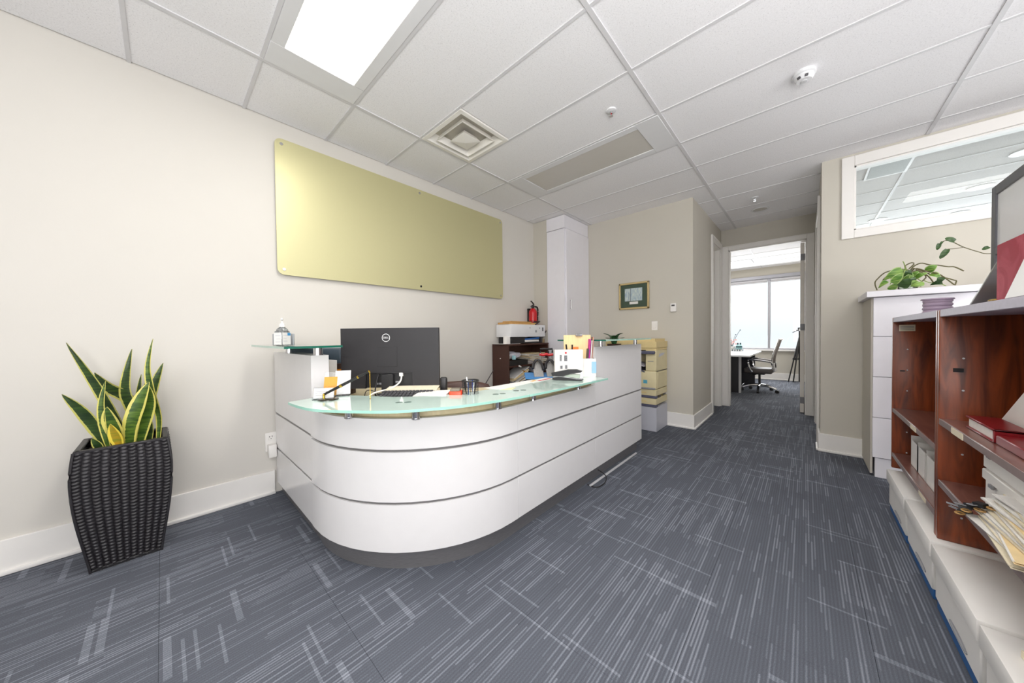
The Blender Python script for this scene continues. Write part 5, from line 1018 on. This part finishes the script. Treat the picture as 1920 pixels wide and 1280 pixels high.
for a, b_, w_ in (((-.789, 1.768), (-.746, 1.799), .034), ((-.721, 1.766), (-.711, 1.719), .024), ((-.734, 1.777), (-.723, 1.754), .014), ((-.758, 1.717), (-.724, 1.652), .034), ((-.93, 1.70), (-.902, 1.685), .026), ((-1.05, 1.66), (-1.09, 1.70), .03)):
    part('leaf', G().leaf([V(*a), V((a[0]+b_[0])/2, (a[1]+b_[1])/2, -.006), V(*b_)], w_, (-1, .1, .3), .2, None, .0012, 4), POT2, t)

# ================================================================== far office
t = thing('office_desk', 'white topped desk with black side panels in the far office', 'desk', (7.9, 1.2, 0))
OW = mat('desk_white', '#eef0f4', .3, var=.01); OB = mat('desk_black', '#242228', .4, var=.05)
part('desktop', G().prism([(6.95, .715), (8.9, .715), (9.05, .9), (9.05, 1.75), (6.95, 1.75)], .705, .733), OW, t)
part('side_panel', G().box(7.36, 7.40, .93, 1.70, 0, .704, .001), OB, t, 'black end panel'); part('side_panel', G().box(8.6, 8.64, .8, 1.70, 0, .704, .001), OB, t, 'black end panel'); part('modesty_panel', G().box(7.40, 8.6, 1.30, 1.32, .25, .704), OB, t, 'black modesty panel')
part('metal_leg', G().box(7.345, 7.415, .895, .93, 0, .704, .003), LGREY, t, 'silver leg'); part('crossbar', G().box(7.40, 8.60, .91, .93, .09, .12, .003), CHROME, t)
def office_chair(label, x, y, rz, k=.88):
    t = thing('office_chair', label, 'office chair', (x, y, 0), rz, 'office chairs at the far desk')
    SEATM = mat('seat_grey', '#56504e', .5, var=.06); MESHG = mat('mesh_back', '#8d8782', .7, var=.12, scale=160)
    b = part('star_base', G().cyl((0, 0, .10*k), (0, 0, .16*k), .035*k, .03*k, 16), CHROME, t)
    for i in range(5):
        a = 2*PI*i/5 + .35; ca, sa = math.cos(a), math.sin(a)
        part('base_leg', G().tube([(0, 0, .135*k), (.17*k*ca, .17*k*sa, .125*k), (.31*k*ca, .31*k*sa, .075*k)], [.032*k, .028*k, .02*k], 8, 3), CHROME, t)
        c_ = part('caster', G().cyl((.32*k*ca+.02*k*sa, .32*k*sa-.02*k*ca, .03*k), (.32*k*ca-.02*k*sa, .32*k*sa+.02*k*ca, .03*k), .034*k, n=14), BLACK, t)
    part('gas_column', G().cyl((0, 0, .15*k), (0, 0, .40*k), .022*k, n=12), BLACK, t); part('tilt_mechanism', G().box(-.1*k, .12*k, -.07*k, .07*k, .37*k, .42*k, .01).obox((.10*k, -.12*k, .36*k), (.07*k, .03*k, .05*k), (0, .5, 0), .006), BLACK, t)
    part('seat', G().box(-.24*k, .25*k, -.24*k, .24*k, .41*k, .515*k, .03*k, 3), SEATM, t)
    prof = [(-.235, .50), (-.25, .56), (-.235, .66), (-.25, .80), (-.30, .98), (-.345, 1.14)]
    g = G(); W_ = .225*k; pts = catmull([Vector((x_*k, 0, z_*k)) for x_, z_ in prof], 4); rows_ = []
    for p in pts: rows_.append([g.b.verts.new((p.x - .035*k*(1-(u/3)**2), u/3*W_, p.z)) for u in range(-3, 4)])
    for i in range(len(rows_)-1):
        for u in range(6): g.b.faces.new((rows_[i][u], rows_[i][u+1], rows_[i+1][u+1], rows_[i+1][u]))
    bmesh.ops.solidify(g.b, geom=list(g.b.faces), thickness=.02*k)
    bk = part('backrest', g, MESHG, t, 'grey mesh back')
    for s_ in (-1, 1): part('back_rail', G().tube([(p.x, s_*W_, p.z) for p in pts], .012*k, 8), CHROME, bk)
    part('top_rail', G().tube([(pts[-1].x - .035*k*(1-(u/3)**2), u/3*W_, pts[-1].z) for u in range(-3, 4)], .014*k, 8), CHROME, bk); part('lumbar_shell', G().obox((-.262*k, 0, .55*k), (.03*k, .40*k, .2*k), (0, .08, 0), .012), LGREY, bk)
    for s_ in (-1, 1):
        part('armrest', G().tube([(.10*k, s_*.25*k, .44*k), (.14*k, s_*.275*k, .52*k), (.17*k, s_*.28*k, .68*k), (.13*k, s_*.28*k, .705*k), (-.05*k, s_*.275*k, .69*k), (-.22*k, s_*.25*k, .66*k), (-.24*k, s_*.235*k, .60*k)], .018*k, 8, 3), CHROME, t, 'chrome loop armrest')
    return t
oc1 = office_chair('chrome and grey mesh office chair at the far desk, back to window', 7.80, .654, PI/2-.04)
oc2 = copy_tree(oc1); oc2.location = (7.05, 1.35, 0); oc2.rotation_euler = (0, 0, .15); oc2['label'] = 'office chair at the far desk mostly hidden by the left door casing'
t = thing('gift_tray', 'small striped tray holding bottles on the far desk', 'tray', (7.6, 1.3, .7335))
tx, ty = 8.6, 1.21
t.location = (tx, ty, .7335); ORIGIN[t] = Vector((tx, ty, .7335))
bpy.context.view_layer.update()
TRY = mat('tray_grey', '#6c7a80', .5, var=.1)
part('tray_wall', G().box(tx-.11, tx-.10, ty-.2, ty+.2, .734, .775), TRY, t); part('tray_wall', G().box(tx+.10, tx+.11, ty-.2, ty+.2, .734, .775), TRY, t); part('tray_wall', G().box(tx-.10, tx+.10, ty-.2, ty-.19, .734, .775), TRY, t); part('tray_wall', G().box(tx-.10, tx+.10, ty+.19, ty+.2, .734, .775), TRY, t); part('tray_floor', G().box(tx-.10, tx+.10, ty-.19, ty+.19, .734, .738), LGREY, t)
for i in range(9): part('tray_stripe', G().box(tx-.113, tx-.11, ty-.18+.045*i-.01, ty-.18+.045*i+.01, .738, .772), TRIM, t)
AQ = mat('aqua_glass', '#9fc9cc', .15, var=.05); TEAL = mat('teal_cap', '#2f5358', .4)
for i, (dx, dy) in enumerate(((-.04, -.11), (.03, -.15))):
    b = thing('small_bottle', ('aqua bottle with dark cap on the far desk tray, front one', 'aqua bottle with dark cap on the far desk tray, rear one')[i], 'bottle', (tx+dx, ty+dy, .739), group='aqua bottles')
    part('bottle_body', G().lathe([(0, 0), (.033, 0), (.035, .01), (.035, .11), (.015, .135), (.015, .14)], (tx+dx, ty+dy, .739), 16), AQ, b); part('bottle_label', G().lathe([(.0355, .075), (.036, .075), (.036, .105), (.0355, .105)], (tx+dx, ty+dy, .739), 16), TEAL, b); part('bottle_cap', G().cyl((tx+dx, ty+dy, .878), (tx+dx, ty+dy, .915), .018, .012, 12), TEAL, b)
t = thing('flower_arrangement', 'pink flowers with dark twigs in a white pot on the far desk', 'flowers', (tx, ty, .739))
part('flower_pot', G().lathe([(0, 0), (.05, 0), (.065, .10), (.06, .10), (.05, .01), (0, .01)], (tx, ty, .739), 18), TRIM, t)
PINK = mat('petal_pink', '#e8a39a', .6, var=.15, scale=60)
for i in range(9):
    a = i*.7; r_ = .03+.035*(i % 3); c_ = Vector((tx+r_*math.cos(a), ty+r_*math.sin(a), .89+.03*(i % 4)))
    g = G()
    for j in range(5): g.ball(c_+Vector((.014*math.cos(j*1.26), .014*math.sin(j*1.26), 0)), .016, 1, 1, .6, 8)
    part('blossom', g, PINK, t, 'pink blossom')
for i, (dx, dy, dz) in enumerate(((.1, -.08, .32), (.03, .02, .28), (-.06, .06, .36), (.08, .04, .26), (-.14, .08, .46))): part('twig', G().tube([(tx, ty, .80), (tx+dy*.5, ty+dx*.5, .80+dz*.55), (tx+dy, ty+dx, .739+dz)], .0045, 5, 3).ball((tx+dy, ty+dx, .739+dz), .014, 1, 1, .7, 8), TEAL, t)
t = thing('tripod', 'black folded camera tripod standing by the far window', 'tripod', (9.72, .12, 0))
for k, (fx, fy) in enumerate(((9.70, .285), (9.66, .20), (9.84, .10))):
    l_ = part('leg', G().cyl((9.74, .10, 1.02), ((9.74+fx)/2, (.10+fy)/2, .52), .018, n=8).cyl(((9.74+fx)/2, (.10+fy)/2, .53), (fx, fy, .01), .013, n=8), BLACK, t); part('leg_clamp', G().cyl(((9.74+fx)/2, (.10+fy)/2, .55), ((9.74+fx)/2, (.10+fy)/2, .50), .024, n=8), BLACK, l_); part('rubber_foot', G().ball((fx, fy, .013), .014, n=8), BLACK, l_)
part('centre_column', G().cyl((9.74, .10, .6), (9.74, .10, 1.2), .016, n=10), BLACK, t); part('tripod_head', G().box(9.70, 9.78, .07, .13, 1.2, 1.24, .006).tube([(9.74, .10, 1.21), (9.70, .16, 1.16), (9.68, .22, 1.13)], .008, 6), BLACK, t)
t = thing('wall_plate', 'small white switch plate on the casing right of the hall doorway', 'switch', (XE, -.095, 1.2))
part('plate', G().box(XE-.03, XE-.001, -.103, -.088, 1.24, 1.36, .003), TRIM, t); part('rocker', G().box(XE-.034, XE-.028, -.099, -.092, 1.27, 1.33, .002), TRIM, t)
